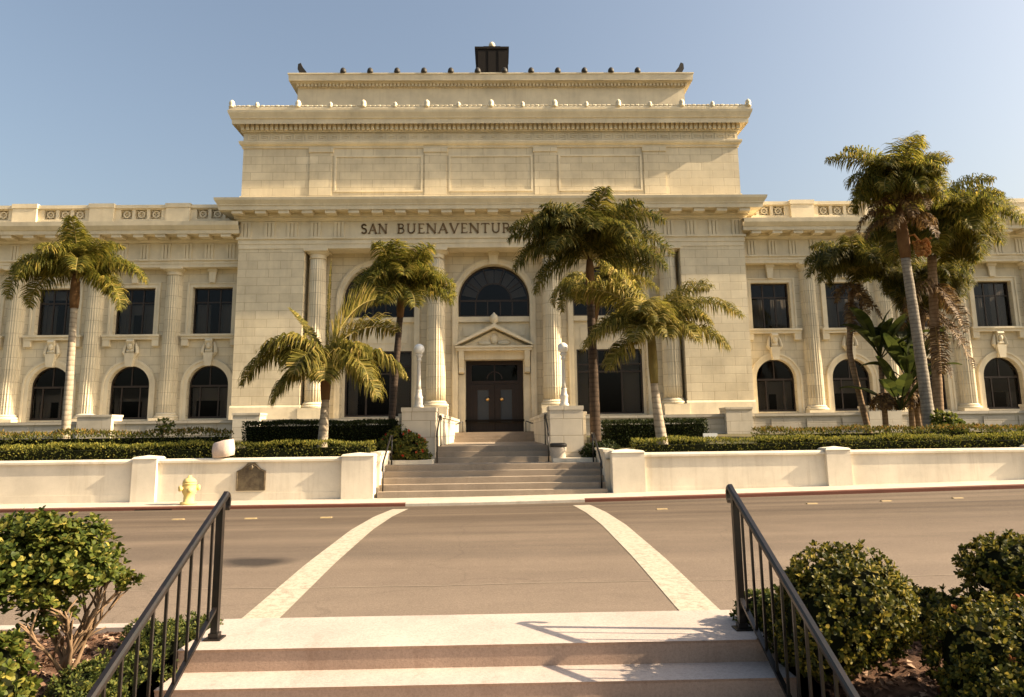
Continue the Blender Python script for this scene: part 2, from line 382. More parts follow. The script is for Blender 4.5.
# ------------------------------------------------------------------ ground, road, kerbs, pavements
def crown(y):
    return float(np.interp(y, [5.9, 6.6, 8.5, 11, 13, 15, 16.7], [-.02, 0, .08, .125, .085, -.01, -.11]))
def soft(x): return .0165 * (x + math.sqrt(x * x + 4)) / 2
def zroad(x, y): return crown(y) + soft(x) * max(0, min(1, (y - 6) / 10.6))
def zside(x): return -.045 + soft(x) * 1.08
def grid(mb, xs, ys, zf, mi=0):
    v = [(x, y, zf(x, y)) for y in ys for x in xs]; k = len(xs)
    mb.add(v, [(j * k + i, j * k + i + 1, (j + 1) * k + i + 1, (j + 1) * k + i) for j in range(len(ys) - 1) for i in range(k - 1)], mi)
xs = [-160, -100, -60, -40] + [x * .5 for x in range(-60, 61)] + [40, 60, 100, 160]
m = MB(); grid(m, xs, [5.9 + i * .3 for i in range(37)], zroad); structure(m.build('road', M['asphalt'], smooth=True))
m = MB(); m.quad((-3000, -3000, -1.4), (3000, -3000, -1.4), (3000, 3000, -1.4), (-3000, 3000, -1.4)); structure(m.build('ground', M['ground']))
m = MB(); grid(m, xs, [16.80, 18.20], lambda x, y: zside(x)); structure(m.build('pavement', M['paving']))
# kerbs: red painted lengths either side of the crossing, bare in front of the stairs
def kerb(mb, x0, x1, n=40):
    for i in range(n):
        a = x0 + (x1 - x0) * i / n; b = x0 + (x1 - x0) * (i + 1) / n
        for (ya, za, yb, zb) in ((16.64, -.2, 16.65, -.005), (16.65, -.005, 16.67, .012), (16.67, .012, 16.80, .012), (16.80, .012, 16.80, -.02)):
            mb.quad((a, ya, zside(a) + za), (b, ya, zside(b) + za), (b, yb, zside(b) + zb), (a, yb, zside(a) + zb))
m = MB(); kerb(m, -60, -2.0, 60); kerb(m, 2.15, 60, 60); structure(m.build('painted_kerb', M['kerb_red']))
m = MB(); kerb(m, -2.0, 2.15, 10); structure(m.build('kerb', M['paving']))
# the pale crossing lines
m = MB()
for xa, xb, dx in ((-2.09, -1.76, 0), (1.73, 2.09, .03)):
    ys = [6.0 + i * .3 for i in range(32)]
    for y0, y1 in zip(ys, ys[1:]):
        m.quad((xa, y0, zroad(xa, y0) + .005), (xb, y0, zroad(xb, y0) + .005), (xb, y1, zroad(xb, y1) + .005), (xa, y1, zroad(xa, y1) + .005))
structure(m.build('road_marking', M['road_paint']))
# tar seam along the parking lane
m = MB()
for i in range(80):
    a = -20 + i * .5; b = a + .5; f = lambda x: 7.45 + .02 * math.sin(x * 1.7) + .012 * math.sin(x * 4.1)
    m.quad((a, f(a), zroad(a, f(a)) + .004), (b, f(b), zroad(b, f(b)) + .004), (b, f(b) + .014, zroad(b, f(b)) + .004), (a, f(a) + .014, zroad(a, f(a)) + .004))
structure(m.build('road_seam', M['step']))
for i, (x, y) in enumerate([(-6.96, 13.2), (-5.62, 13.12), (-4.3, 13.05), (-2.94, 13.0), (3.19, 13.36), (6.18, 13.74), (7.71, 13.89), (9.29, 14.14)]):
    m = MB(); z = zroad(x, y)
    m.prism_yz([(y - .05, z - .005), (y + .05, z - .005), (y + .03, z + .018), (y - .03, z + .018)], x - .10, x + .10)
    tag(m.build('road_marker', M['yellow_paint']), 'small low yellow marker dot stuck on the asphalt road in a line of such dots', 'road marker', 'yellow markers along the road')

# terrace behind the retaining walls
m = MB()
zt = lambda x, y: float(np.interp(y, [18.2, 20, 33], [.86, 1.05, 1.35])) if abs(x) > 2.9 else .3
for a, b in ((-70, -2.95), (2.95, 70)):
    grid(m, [a, b] if a < 0 else [a, b], [18.35, 20, 24, 28, 33.4, 60], lambda x, y: float(np.interp(y, [18.2, 20, 33], [.82, 1.02, 1.35])))
structure(m.build('terrace_soil', M['ground']))

# ------------------------------------------------------------------ foreground steps and planting beds
zs, ys0, tr, ri = .12, 5.13, .31, .15
m = MB()
prof = [(5.95, -.3), (5.95, zs)]
y, z = ys0, zs
for i in range(8):
    prof += [(y, z), (y + .012, z - .02), (y + .018, z - ri)]; y -= tr; z -= ri
prof += [(-4, z), (-4, z - .3)]
m.prism_yz(prof, -2.06, 2.08)
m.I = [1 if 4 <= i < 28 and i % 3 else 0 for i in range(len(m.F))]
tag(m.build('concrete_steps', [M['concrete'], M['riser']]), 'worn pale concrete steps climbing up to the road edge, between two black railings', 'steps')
for s in (-1, 1):
    m = MB()
    bx0, bx1 = (-9, -2.06) if s < 0 else (2.08, 9)
    bz = lambda x, y: float(np.interp(y, [2, 3, 4.2, 5.0, 5.95], [-1.3, -.75, -.16, -.02, .04])) + .035 * math.sin(x * 5 + y * 3) * math.sin(y * 7 - x * 2)
    grid(m, [bx0 + (bx1 - bx0) * i / 40 for i in range(41)], [1.5 + i * .15 for i in range(30)] + [5.93], bz)
    structure(m.build('planting_bed', M['soil'], smooth=True))
m = MB()
for a, b in ((-40, -2.06), (2.08, 40)):
    m.box(a, b, 5.93, 6.06, -.3, .075)
structure(m.build('edging_kerb', M['concrete']))
def chips(n, x0, x1, y0, y1, seed):
    rng = random.Random(seed); m = MB()
    for i in range(n):
        x, y = rng.uniform(x0, x1), rng.uniform(y0, y1); z = bz(x, y) + .008
        a = rng.uniform(0, 6.28); L = rng.uniform(.012, .04); W = L * rng.uniform(.3, .8); c, s_ = math.cos(a), math.sin(a); t = rng.uniform(-.6, .6)
        m.add([(x - L * c, y - L * s_, z - t * L), (x + W * s_, y - W * c, z + .004), (x + L * c, y + L * s_, z + t * L), (x - W * s_, y + W * c, z + .012)], [(0, 1, 2, 3)])
    return m
m = chips(2600, -3.6, -2.08, 3.3, 5.9, 5); m2 = chips(2600, 2.1, 3.9, 3.3, 5.9, 6); m.add(m2.V, m2.F)
tag(m.build('mulch', M['mulch']), 'brown bark mulch chips strewn over the planting beds', 'mulch', kind='stuff')

# ------------------------------------------------------------------ retaining walls, stairs up to the hall
def retaining(label, x0, x1, piers, inner):
    t = thing('retaining_wall', label, 'wall', ((x0 + x1) / 2, 18.1, 0))
    m = MB(); m.box(x0, x1, 18.1, 18.38, -.4, .90)
    m.box(x0, x1, 18.09, 18.38, -.4, .14); m.build('wall_face', M['plaster'], t)
    m = MB(); m.box(x0, x1, 18.05, 18.42, .902, .955); m.prism_yz([(18.07, .955), (18.40, .955), (18.36, 1.0), (18.10, 1.0)], x0, x1); m.build('coping', M['plaster'], t)
    for a, b in piers:
        m = MB(); m.box(a, b, 17.99, 18.46, -.4, 1.01)
        m.add([(a - .02, 17.97, 1.012), (b + .02, 17.97, 1.012), (b + .02, 18.48, 1.012), (a - .02, 18.48, 1.012), (a + .02, 18.01, 1.06), (b - .02, 18.01, 1.06), (b - .02, 18.44, 1.06), (a + .02, 18.44, 1.06), ((a + b) / 2, 18.22, 1.10)],
              [(0, 3, 2, 1), (0, 1, 5, 4), (1, 2, 6, 5), (2, 3, 7, 6), (3, 0, 4, 7), (4, 5, 8), (5, 6, 8), (6, 7, 8), (7, 4, 8)])
        m.build('pier', M['plaster'], t)
    a, b = inner
    m = MB(); m.prism_yz([(18.47, -.3), (20.6, -.3), (20.6, 1.02), (18.47, 1.02)], a, b)
    m.prism_yz([(18.49, 1.022), (20.62, 1.022), (20.62, 1.09), (18.49, 1.09)], a - .03, b + .03); m.build('return_wall', M['plaster'], t)
retaining('long low cream plaster wall carrying the bronze plaque, behind the yellow hydrant', -45, -3.0, [(-35.6, -35), (-30.2, -29.6), (-24.9, -24.3), (-19.6, -19), (-14.3, -13.7), (-8.98, -8.38), (-3.78, -2.98)], (-3.12, -2.9))
retaining('long low cream plaster wall without a plaque, beyond the stairs from the hydrant', 3.06, 45, [(3.04, 3.86), (8.52, 9.14), (13.9, 14.5), (19.2, 19.8), (24.5, 25.1), (29.8, 30.4), (35, 35.6)], (2.92, 3.14))
t = thing('entrance_stairs', 'broad worn stone stairs rising in short flights from pavement to the front doors', 'stairs', (0, 18.1, 0))
m = MB(); p = [(18.1, -.4)]; y, z = 18.1, -.04
for i in range(5): p += [(y, z), (y, z + .15)] if i else [(y, z + .15)]; z += .15; y += .3
p += [(20.5, z), (20.5, -.4)]
m.prism_yz(p, -2.89, 2.91); m.build('lower_flight', M['step'], t)
m = MB(); p = [(20.5, .3)]; y, z = 20.5, .71
for i in range(3): p += [(y, z), (y, z + .15)]; z += .15; y += .31
p += [(29.4, z), (29.4, .3)]
m.prism_yz(p, -1.67, 1.67); m.build('middle_flight', M['step'], t)
m = MB(); p = [(29.4, .3)]; y, z = 29.4, 1.16
for i in range(3): p += [(y, z), (y, z + .137)]; z += .137; y += .32
p += [(37.2, z), (37.2, .3)]
m.prism_yz(p, -2.5, 2.5); m.build('upper_flight', M['step'], t)
for s in (-1, 1):
    m = MB(); a, b = sorted((s * 1.68, s * 2.88)); m.box(a, b, 19.85, 20.48, .3, .82); m.build('planter_kerb', M['plaster'], t)
    m = MB(); a, b = sorted((s * 1.672, s * 2.85)); m.box(a, b, 21.62, 33.1, .3, 2.05); m.box(a - .04, b + .04, 21.64, 33.1, 2.052, 2.16); m.build('cheek_wall', M['pedestal'], t)

def pedestal(label, s):
    t = thing('stone_pedestal', label, 'pedestal', (s * 2.15, 21, .7), 'pedestals flanking the stairs')
    m = MB(); m.box(s * 2.15 - .48, s * 2.15 + .48, 20.5, 21.6, .3, 2.18); m.build('plinth', M['pedestal'], t)
    m = MB(); m.box(s * 2.15 - .50, s * 2.15 + .50, 20.48, 21.61, 2.182, 2.30); m.build('cap', M['pedestal'], t)
pedestal('square pale stone pedestal beside the flowering bush, carrying a globe lamp', -1)
pedestal('square pale stone pedestal beside the trash can, carrying a globe lamp', 1)
def lamp(label, x, y):
    t = thing('street_lamp', label, 'lamp', (x, y, 2.3), 'globe lamps on the stair pedestals')
    m = MB(); m.lathe([(.15, 0), (.15, .06), (.12, .10), (.12, .28), (.135, .31), (.10, .36), (.085, .5), (.095, .54)], 0, 0, 16); m.build('lamp_base', M['lamp_post'], t, True, (0, 0, 0))
    m = MB(); m.lathe([(.078, .54), (.06, .7), (.058, 1.15), (.05, 1.38), (.075, 1.41), (.075, 1.45), (.05, 1.48), (.10, 1.55), (.11, 1.59), (.07, 1.60)], 0, 0, 14, flute=None); m.build('lamp_post', M['lamp_post'], t, True, (0, 0, 0))
    m = MB(); m.blob((0, 0, 1.755), (.165, .165, .165), 20, 14); m.build('lamp_globe', M['globe'], t, True, (0, 0, 0))
    return t
lamp('white globe lamp on the pedestal beside the flowering bush', -2.2, 21.0)
lamp('white globe lamp on the pedestal above the trash can', 2.14, 21.0)

# rails on the entrance stairs
def pipe_rail(label, pts, posts, group):
    t = thing('stair_rail', label, 'railing', pts[0], group)
    m = MB(); m.tube(pts, .024, 8); m.build('handrail', M['iron'], t, True)
    for a, b in posts:
        m = MB(); m.tube([a, b], .02, 8); m.build('post', M['iron'], t, True)
for s, l1, l2, l3 in ((-1, 'dark handrail along the middle flight, by the pedestal with the flowering bush', 'dark sloping handrail fixed beside the plaque wall, at the lower flight', 'short curved dark rail beside the doors, on the flowering bush side'),
                      (1, 'dark handrail along the middle flight, just behind the trash can', 'dark sloping handrail at the lower flight, on the trash can side', 'short curved dark rail beside the doors, on the trash can side')):
    x = s * 1.6
    pipe_rail(l1, [(x, 20.35, 1.45), (x, 20.5, 1.62), (x, 21.5, 2.08), (x, 21.9, 2.08), (x, 21.95, 1.95)], [((x, 20.45, .71), (x, 20.45, 1.58)), ((x, 21.75, 1.16), (x, 21.75, 2.08))], 'rails by the middle flight')
    x = s * 2.80
    pipe_rail(l2, [(x, 18.2, .62), (x, 18.3, .80), (x, 19.6, 1.50), (x, 19.95, 1.50), (x, 20.0, 1.4)], [((x, 18.35, .1), (x, 18.35, .83)), ((x, 19.8, .71), (x, 19.8, 1.5))], 'rails by the lower flight')
    pipe_rail(l3, [(s * 1.36, 30.6, 1.9), (s * 1.36, 30.5, 2.02), (s * 1.6, 30.45, 1.93), (s * 2.0, 30.4, 1.86), (s * 2.35, 30.4, 1.86)], [((s * 1.36, 30.55, 1.5), (s * 1.36, 30.55, 1.98)), ((s * 1.8, 30.43, 1.57), (s * 1.8, 30.43, 1.89)), ((s * 2.3, 30.4, 1.57), (s * 2.3, 30.4, 1.86))], 'curved rails by the doors')

# ------------------------------------------------------------------ the town hall
H = thing('town_hall', 'large classical cream stone public building with arched windows, columns and heavy cornices', 'building', (0, 36, 1.2))
def P(m, name, mats='trim', smooth=False, parent=None): return m.build(name, M[mats] if isinstance(mats, str) else mats, parent or H, smooth)
# --- centre block: piers and body
for s in (-1, 1):
    m = MB(); a, b = sorted((s * 9.65, s * 13.0))
    m.box(a, b, 35.0, 36.2, 2.2, 10.97)
    P(m, 'corner_pier', 'ashlar')
    m = MB(); a, b = sorted((s * 9.6, s * 13.06)); m.prism_yz([(34.90, 2.25), (36.2, 2.25), (36.2, 3.0), (34.995, 3.0), (34.94, 2.9)], a, b); P(m, 'pier_base')
    m = MB(); a, b = sorted((s * 12.2, s * 12.995)); m.box(a, b, 36.21, 50, 1.2, 12.3); P(m, 'side_wall', 'ashlar')
# recessed wall of the three bays
BAY = 6.03
m = MB()
m.wall(-9.7, 9.7, 2.2, 10.97, 36.1, [(c, 1.87, 2.2 if c else 2.2, 8.43, True) for c in (-BAY, 0, BAY)], .4)
P(m, 'bay_wall', 'ashlar')
for c in (-BAY, 0, BAY):
    m = MB(); m.arch(c, 8.43, 1.89, 2.20, 36.02, 36.098, 2.3 if c else 1.6); m.arch(c, 8.43, 2.06, 2.16, 35.98, 36.018, 2.3 if c else 1.6); P(m, 'archivolt')
    m = MB(); m.prism([(c - .19, 10.28), (c + .19, 10.28), (c + .27, 10.96), (c - .27, 10.96)], 35.86, 36.09); m.box(c - .3, c + .3, 35.80, 36.09, 10.80, 10.965); P(m, 'keystone')
# infill of the side bays
def bars(m, x0, x1, z0, z1, y, xsv, zsv, w=.07, d=.07):
    m.box(x0, x0 + w, y, y + d, z0, z1); m.box(x1 - w, x1, y, y + d, z0, z1)
    m.box(x0 + w, x1 - w, y, y + d, z1 - w, z1); m.box(x0 + w, x1 - w, y, y + d, z0, z0 + w)
    xs_ = [x0 + w] + sorted(xsv) + [x1 - w]
    for x in xsv: m.box(x - w / 2, x + w / 2, y + .004, y + d - .004, z0 + w, z1 - w)
    for z in zsv: m.box(x0 + w, x1 - w, y + .008, y + d - .008, z - w / 2, z + w / 2)
def fan_window(c, r, zb, zsp, y, curtain):
    f = MB(); f.arch(c, zsp, r - .09, r - .003, y, y + .08, zb, 28); f.box(c - r + .09, c + r - .09, y + .002, y + .078, zb, zb + .09)
    f.box(c - r + .09, c + r - .09, y + .006, y + .07, zsp - .05, zsp + .05)
    for k in (-.52, -.18, .18, .52): f.box(c + k * r - .035, c + k * r + .035, y + .01, y + .066, zb + .09, zsp - .05)
    for a in (36, 72, 108, 144):
        p = (c + .5 * r * math.cos(R(a)), zsp + .5 * r * math.sin(R(a))); q = (c + (r - .08) * math.cos(R(a)), zsp + (r - .08) * math.sin(R(a)))
        nx, nz = -math.sin(R(a)) * .03, math.cos(R(a)) * .03
        f.prism([(p[0] - nx, p[1] - nz), (q[0] - nx, q[1] - nz), (q[0] + nx, q[1] + nz), (p[0] + nx, p[1] + nz)], y + .012, y + .06)
    f.arch(c, zsp, .5 * r - .035, .5 * r + .035, y + .014, y + .058, None, 18)
    w = P(f, 'window', 'frame')
    g = MB(); g.disc_arch(c, zsp, r - .05, zb + .02, y + .03, y + .036, 28); P(g, 'pane', 'glass', False, w)
    k = MB(); rr = r - .12
    for a0 in range(8):
        a1, a2 = R(10 + a0 * 20), R(10 + a0 * 20 + 18)
        k.prism([(c + rr * math.cos(a1), zsp + rr * math.sin(a1)), (c + rr * math.cos(a2), zsp + rr * math.sin(a2)), (c + .55 * rr * math.cos(a2), zsp + .55 * rr * math.sin(a2)), (c + .55 * rr * math.cos(a1), zsp + .55 * rr * math.sin(a1))], y + .30, y + .33)
    P(k, 'curtain', 'curtain', False, w)
for c in (-BAY, BAY):
    m = MB(); m.wall(c - 1.9, c + 1.9, 2.2, 7.56, 36.45, [(c, 1.72, 2.42, 5.80, False)], .2)
    m.box(c - 1.87, c + 1.87, 36.30, 36.44, 7.30, 7.56); m.box(c - 1.5, c + 1.5, 36.42, 36.448, 6.2, 7.0); P(m, 'spandrel_wall', 'trim')
    fan_window(c, 1.86, 7.56, 8.43, 36.45, 1)
    f = MB(); bars(f, c - 1.72, c + 1.72, 2.42, 5.80, 36.50, [c - .62, c + .62], [4.62, 5.0], .09, .09); w = P(f, 'window', 'frame')
    g = MB(); g.box(c - 1.66, c + 1.66, 36.545, 36.551, 2.48, 5.74); P(g, 'pane', 'glass', False, w)
    k = MB(); k.box(c + .7, c + 1.6, 36.8, 36.84, 2.5, 5.7); k.box(c - 1.6, c - 1.1, 36.8, 36.84, 2.5, 5.7); P(k, 'curtain', 'curtain', False, w)
# centre bay: door case with pediment, arched window above
m = MB(); m.wall(-1.9, 1.9, 1.57, 7.56, 36.45, [(0, 1.5, 1.57, 5.28, False)], .45); m.box(-1.87, 1.87, 36.30, 36.44, 7.28, 7.56)
for s in (-1, 1): m.box(s * 1.12 - .5, s * 1.12 + .5, 36.41, 36.448, 6.55, 7.05)
P(m, 'spandrel_wall', 'trim')
fan_window(0, 1.86, 7.56, 8.43, 36.45, 1)
m = MB()
m.box(-1.55, 1.55, 36.20, 36.448, 5.29, 5.72)
m.box(-1.95, 1.95, 35.85, 36.44, 5.722, 5.86); m.box(-2.0, 2.0, 35.78, 36.44, 5.862, 5.96)
for s in (-1, 1):
    m.prism([(s * 2.02, 5.962), (s * 2.02, 6.08), (0, 7.10), (0, 6.92)] if s > 0 else [(-2.02, 5.962), (0, 6.92), (0, 7.10), (-2.02, 6.08)], 35.75, 36.44)
m.prism([(-1.75, 5.962), (1.75, 5.962), (0, 6.80)], 36.15, 36.43); P(m, 'door_pediment')
m = MB(); m.lathe([(.10, 7.0), (.14, 7.06), (.10, 7.14), (.20, 7.24), (.24, 7.38), (.18, 7.55), (.06, 7.66), (.02, 7.72)], 0, 35.95, 14); P(m, 'finial', 'trim', True)
m = MB(); m.blob((0, 36.1, 6.35), (.2, .1, .28), 12, 8); m.blob((-.5, 36.12, 6.14), (.36, .06, .12), 10, 6); m.blob((.5, 36.12, 6.14), (.36, .06, .12), 10, 6); P(m, 'pediment_ornament', 'trim', True)
for s in (-1, 1):
    m = MB(); m.prism_yz([(36.2, 4.55), (36.02, 4.62), (36.05, 4.85), (35.92, 5.3), (35.88, 5.72), (36.44, 5.72), (36.44, 4.55)], s * 1.7 - .14, s * 1.7 + .14); P(m, 'console')
    m = MB(); m.box(s * 1.69 - .17, s * 1.69 + .17, 36.27, 36.446, 1.6, 4.5); m.box(s * 1.69 - .2, s * 1.69 + .2, 36.22, 36.446, 1.6, 2.0); P(m, 'door_jamb')
for s in (-1, 1):
    f = MB(); a, b = sorted((s * .012, s * 1.2)); z1 = 4.05
    f.box(a, a + .30, 36.80, 36.87, 1.58, z1); f.box(b - .30, b, 36.80, 36.87, 1.58, z1)
    f.box(a + .30, b - .30, 36.802, 36.868, 1.58, 2.05); f.box(a + .30, b - .30, 36.802, 36.868, z1 - .3, z1)
    d = P(f, 'door', 'wood')
    g = MB(); g.box(a + .29, b - .29, 36.835, 36.845, 2.04, z1 - .29); P(g, 'pane', 'door_glass', False, d)
    k = MB(); k.lathe([(.0, 0), (.085, .01), (.095, .05), (.06, .09), (0.0, .10)], 0, 0, 14, cap=False)
    k.V = [(s * .37 + x, 36.80 - z, 3.25 + y_) for x, y_, z in k.V]; P(k, 'door_handle', 'brass', True, d)
m = MB(); m.box(-1.5, -1.2, 36.78, 36.9, 1.575, 5.27); m.box(1.2, 1.5, 36.78, 36.9, 1.575, 5.27); m.box(-1.2, 1.2, 36.78, 36.9, 4.06, 4.22); m.box(-1.2, 1.2, 36.79, 36.89, 5.05, 5.27)
m.box(-.03, .03, 36.80, 36.88, 4.22, 5.05); m.arch(0, 4.3, .36, .42, 36.78, 36.795, None, 16); P(m, 'door_frame', 'wood')
m = MB(); m.box(-1.19, 1.19, 36.84, 36.85, 4.22, 5.04); P(m, 'transom_pane', 'glass')
# --- free columns of the centre block
def column_part(x, y, z0, z1, r0, r1, first=[None]):
    if first[0] is None:
        pr = []; n = 10
        for i in range(n + 1):
            t_ = i / n; pr.append((r0 + (r1 - r0) * t_ ** 1.4, z0 + .42 + (z1 - .5 - z0 - .42) * t_))
        m = MB(); m.lathe(pr, 0, 0, 96, flute=(22, .12)); c = m.build('column', M['column'], H, True, (x, y - 36, -1.2))
        m = MB(); m.box(-r0 - .14, r0 + .14, -r0 - .14, r0 + .14, z0, z0 + .13)
        m.lathe([(r0 + .12, z0 + .132), (r0 + .16, z0 + .2), (r0 + .12, z0 + .27), (r0 + .05, z0 + .29), (r0 + .08, z0 + .33), (r0 + .04, z0 + .37), (r0, z0 + .42)], 0, 0, 32); b = m.build('column_base', M['trim'], c, False, (0, 0, 0))
        m = MB(); m.lathe([(r1, z1 - .50), (r1 + .03, z1 - .47), (r1, z1 - .44), (r1, z1 - .28), (r1 + .06, z1 - .24), (r1 + .15, z1 - .14)], 0, 0, 32); m.box(-r1 - .17, r1 + .17, -r1 - .17, r1 + .17, z1 - .139, z1 - .005); m.build('capital', M['trim'], c, False, (0, 0, 0))
        first[0] = c
    else: c = dup_part(first[0], H, (x, y - 36, -1.2))
    return c
for x in (-9.08, -2.97, 2.97, 9.08): column_part(x, 35.52, 2.72, 10.97, .50, .43)
for x in (-9.08, -2.97, 2.97, 9.08):
    m = MB(); m.box(x - .62, x + .62, 34.86, 36.09, 2.18 if abs(x) > 4 else 1.5, 2.718); P(m, 'column_plinth')
# --- main entablature of the centre block
m = MB()
m.cornice([(0, 10.95), (0, 11.18), (.03, 11.185), (.03, 11.42), (.09, 11.43), (.09, 11.545), (.0, 11.55)], -13.0, 13.0, 34.97, 50)
m.quad((-13, 34.97, 10.95), (13, 34.97, 10.95), (13, 36.1, 10.95), (-13, 36.1, 10.95)); P(m, 'architrave')
m = MB(); m.cornice([(0, 11.55), (0, 12.38)], -13.0, 13.0, 34.98, 50)
def triglyph(m, x, y, z0, z1, w=.56):
    for k in (-1, 0, 1): m.box(x + k * w / 3 - w / 8, x + k * w / 3 + w / 8, y - .06, y - .001, z0, z1 - .08)
    m.box(x - w / 2 - .01, x + w / 2 + .01, y - .065, y - .001, z1 - .079, z1)
    m.box(x - w / 2, x + w / 2, y - .12, y - .061, z0 - .12, z0 - .04)
for x in (-12.66, -11.45, -10.3, -9.1, -7.9, 7.9, 9.1, 10.3, 11.45, 12.66): triglyph(m, x, 34.98, 11.56, 12.36)
P(m, 'frieze')
m = MB()
m.cornice([(0, 12.38), (.06, 12.385), (.10, 12.46), (.22, 12.50), (.22, 12.60), (.28, 12.61), (.28, 12.78), (.78, 12.79), (.80, 12.76), (.82, 12.98), (.86, 12.99), (.86, 13.04), (.98, 13.24), (1.0, 13.36), (0.0, 13.44)], -13.0, 13.0, 34.98, 50)
x = -12.9
while x < 13.0:
    m.box(x - .27, x + .27, 34.24, 34.69, 12.60, 12.775); x += 1.172
P(m, 'cornice')
# --- lettering
def strokes(ch):
    W = .07; T = .032
    arc = lambda cx, cz, rx, rz, a0, a1, n=10: [(cx + rx * math.cos(R(a0 + (a1 - a0) * i / n)), cz + rz * math.sin(R(a0 + (a1 - a0) * i / n))) for i in range(n + 1)]
    sf = lambda x, z, w=.11: ([(x - w, z), (x + w, z)], T)
    if ch == 'S': return .62, [(arc(.31, .74, .21, .22, 30, 270) + arc(.31, .27, .23, .25, 90, -150)[1:], W)]
    if ch == 'A': return .86, [([(.10, 0), (.43, 1)], T + .015), ([(.43, 1), (.76, 0)], W + .02), ([(.22, .34), (.64, .34)], T), sf(.10, .02), sf(.76, .02)]
    if ch == 'N': return .90, [([(.14, 0), (.14, 1)], T + .015), ([(.12, 1), (.76, 0)], W + .02), ([(.76, 0), (.76, 1)], T + .015), sf(.14, .02), sf(.08, .98), sf(.76, .98)]
    if ch == 'B': return .70, [([(.16, 0), (.16, 1)], W), ([(.06, .98), (.36, .98)] + arc(.36, .76, .18, .22, 90, -90) + [(.18, .54)], T + .012), ([(.18, .52), (.38, .52)] + arc(.38, .27, .22, .25, 90, -90) + [(.06, .02)], T + .016)]
    if ch == 'U': return .84, [([(.16, 1), (.16, .34)] + arc(.42, .34, .26, .32, 180, 360) + [(.68, 1)], W - .01), sf(.16, .98), sf(.68, .98)]
    if ch == 'E': return .64, [([(.16, 0), (.16, 1)], W), ([(.06, .98), (.54, .98), (.54, .86)], T), ([(.16, .52), (.44, .52)], T), ([(.06, .02), (.57, .02), (.57, .15)], T)]
    if ch == 'V': return .84, [([(.09, 1), (.42, 0)], W + .02), ([(.42, 0), (.75, 1)], T + .015), sf(.09, .98), sf(.75, .98)]
    if ch == 'T': return .76, [([(.38, 0), (.38, 1)], W), ([(.06, .84), (.06, .98), (.70, .98), (.70, .84)], T), sf(.38, .02)]
    if ch == 'R': return .78, [([(.16, 0), (.16, 1)], W), ([(.06, .98), (.38, .98)] + arc(.38, .74, .19, .24, 90, -90) + [(.18, .50)], T + .014), ([(.36, .50), (.70, 0)], W), sf(.16, .02), sf(.70, .02, .08)]
    return .42, []
def lettering(text, x0, z0, h, y, total):
    adv = [strokes(c)[0] + .10 for c in text]; sx = total / sum(adv); m = MB(); x = x0
    for c, a in zip(text, adv):
        for pts, w in strokes(c)[1]:
            pts = [(x + px * sx, z0 + pz * h) for px, pz in pts]; w = w * h * 1.15
            for (p, q) in zip(pts, pts[1:]):
                dx, dz = q[0] - p[0], q[1] - p[1]; L = math.hypot(dx, dz) or 1; nx, nz = -dz / L * w, dx / L * w; ex, ez = dx / L * w * .35, dz / L * w * .35
                m.prism([(p[0] - ex - nx, p[1] - ez - nz), (q[0] + ex - nx, q[1] + ez - nz), (q[0] + ex + nx, q[1] + ez + nz), (p[0] - ex + nx, p[1] - ez + nz)], y, y + .035)
        x += a * sx
    return m
P(lettering('SAN', -6.80, 11.72, .50, 34.94, 1.42), 'inscription', 'letter')
P(lettering('BUENAVENTURA', -4.95, 11.72, .50, 34.94, 6.52), 'inscription', 'letter')
# --- upper block
m = MB()
m.box(-13.0, 13.0, 35.0, 50, 13.45, 16.34); m.box(-13.06, 13.06, 34.94, 50.02, 13.40, 13.75); P(m, 'upper_wall', 'ashlar')
for x in (-8.95, -2.98, 2.76, 8.52):
    m = MB(); m.box(x - .57, x + .57, 34.95, 34.998, 13.76, 16.1); m.box(x - .63, x + .63, 34.90, 34.998, 16.102, 16.34); P(m, 'pilaster', 'ashlar')
for a, b in ((-8.25, -3.65), (-2.3, 2.1), (3.45, 7.85)):
    m = MB(); m.box(a, b, 34.96, 34.998, 15.85, 15.95); m.box(a, b, 34.96, 34.998, 13.95, 14.05); m.box(a, a + .1, 34.96, 34.998, 14.05, 15.85); m.box(b - .1, b, 34.96, 34.998, 14.05, 15.85); P(m, 'panel_frame')
m = MB()
m.cornice([(0, 16.34), (.06, 16.35), (.06, 16.46), (.16, 16.52), (.20, 16.62), (.20, 16.70), (.02, 16.76), (.02, 17.2), (.14, 17.21), (.14, 17.64), (.24, 17.66), (.46, 17.67), (.48, 17.50), (.50, 17.76), (.55, 17.78), (.57, 17.86), (.66, 18.06), (.68, 18.18), (.0, 18.45)], -13.0, 13.0, 35.0, 50)
x = -13.0
while x < 13.05: m.box(x - .075, x + .075, 34.72, 34.858, 17.28, 17.62); x += .25
P(m, 'upper_cornice')
m = MB(); x = -12.8                                     # meander band
while x < 12.6:
    for (a, b, c, d) in ((0, .50, .36, .40), (0, .04, 0, .36), (.04, .50, 0, .04), (.46, .50, .04, .26), (.16, .46, .22, .26), (.16, .20, .12, .22), (.20, .36, .12, .16)): m.box(x + a, x + b, 34.945, 34.979, 16.78 + c, 16.78 + d)
    x += .60
P(m, 'meander_band')
def antefix(big):
    m = MB(); k = .82 if big else .6
    m.lathe([(.17 * k, 0), (.20 * k, .08 * k), (.14 * k, .14 * k), (.19 * k, .26 * k), (.15 * k, .42 * k), (.05 * k, .52 * k), (0.001, .54 * k)], 0, 0, 10); return m
af = None
for i, px in enumerate([-13.5, -12.2, -10.08, -8.4, -6.7, -5.05, -3.4, -1.75, -.05, 1.6, 3.28, 4.95, 6.63, 8.3, 9.98, 11.6, 13.5]):
    o = antefix(i % 2 == 0).build('antefix', M['trim'], H, True, (px, 34.44 - 36, 18.34 - 1.2))
m = MB()
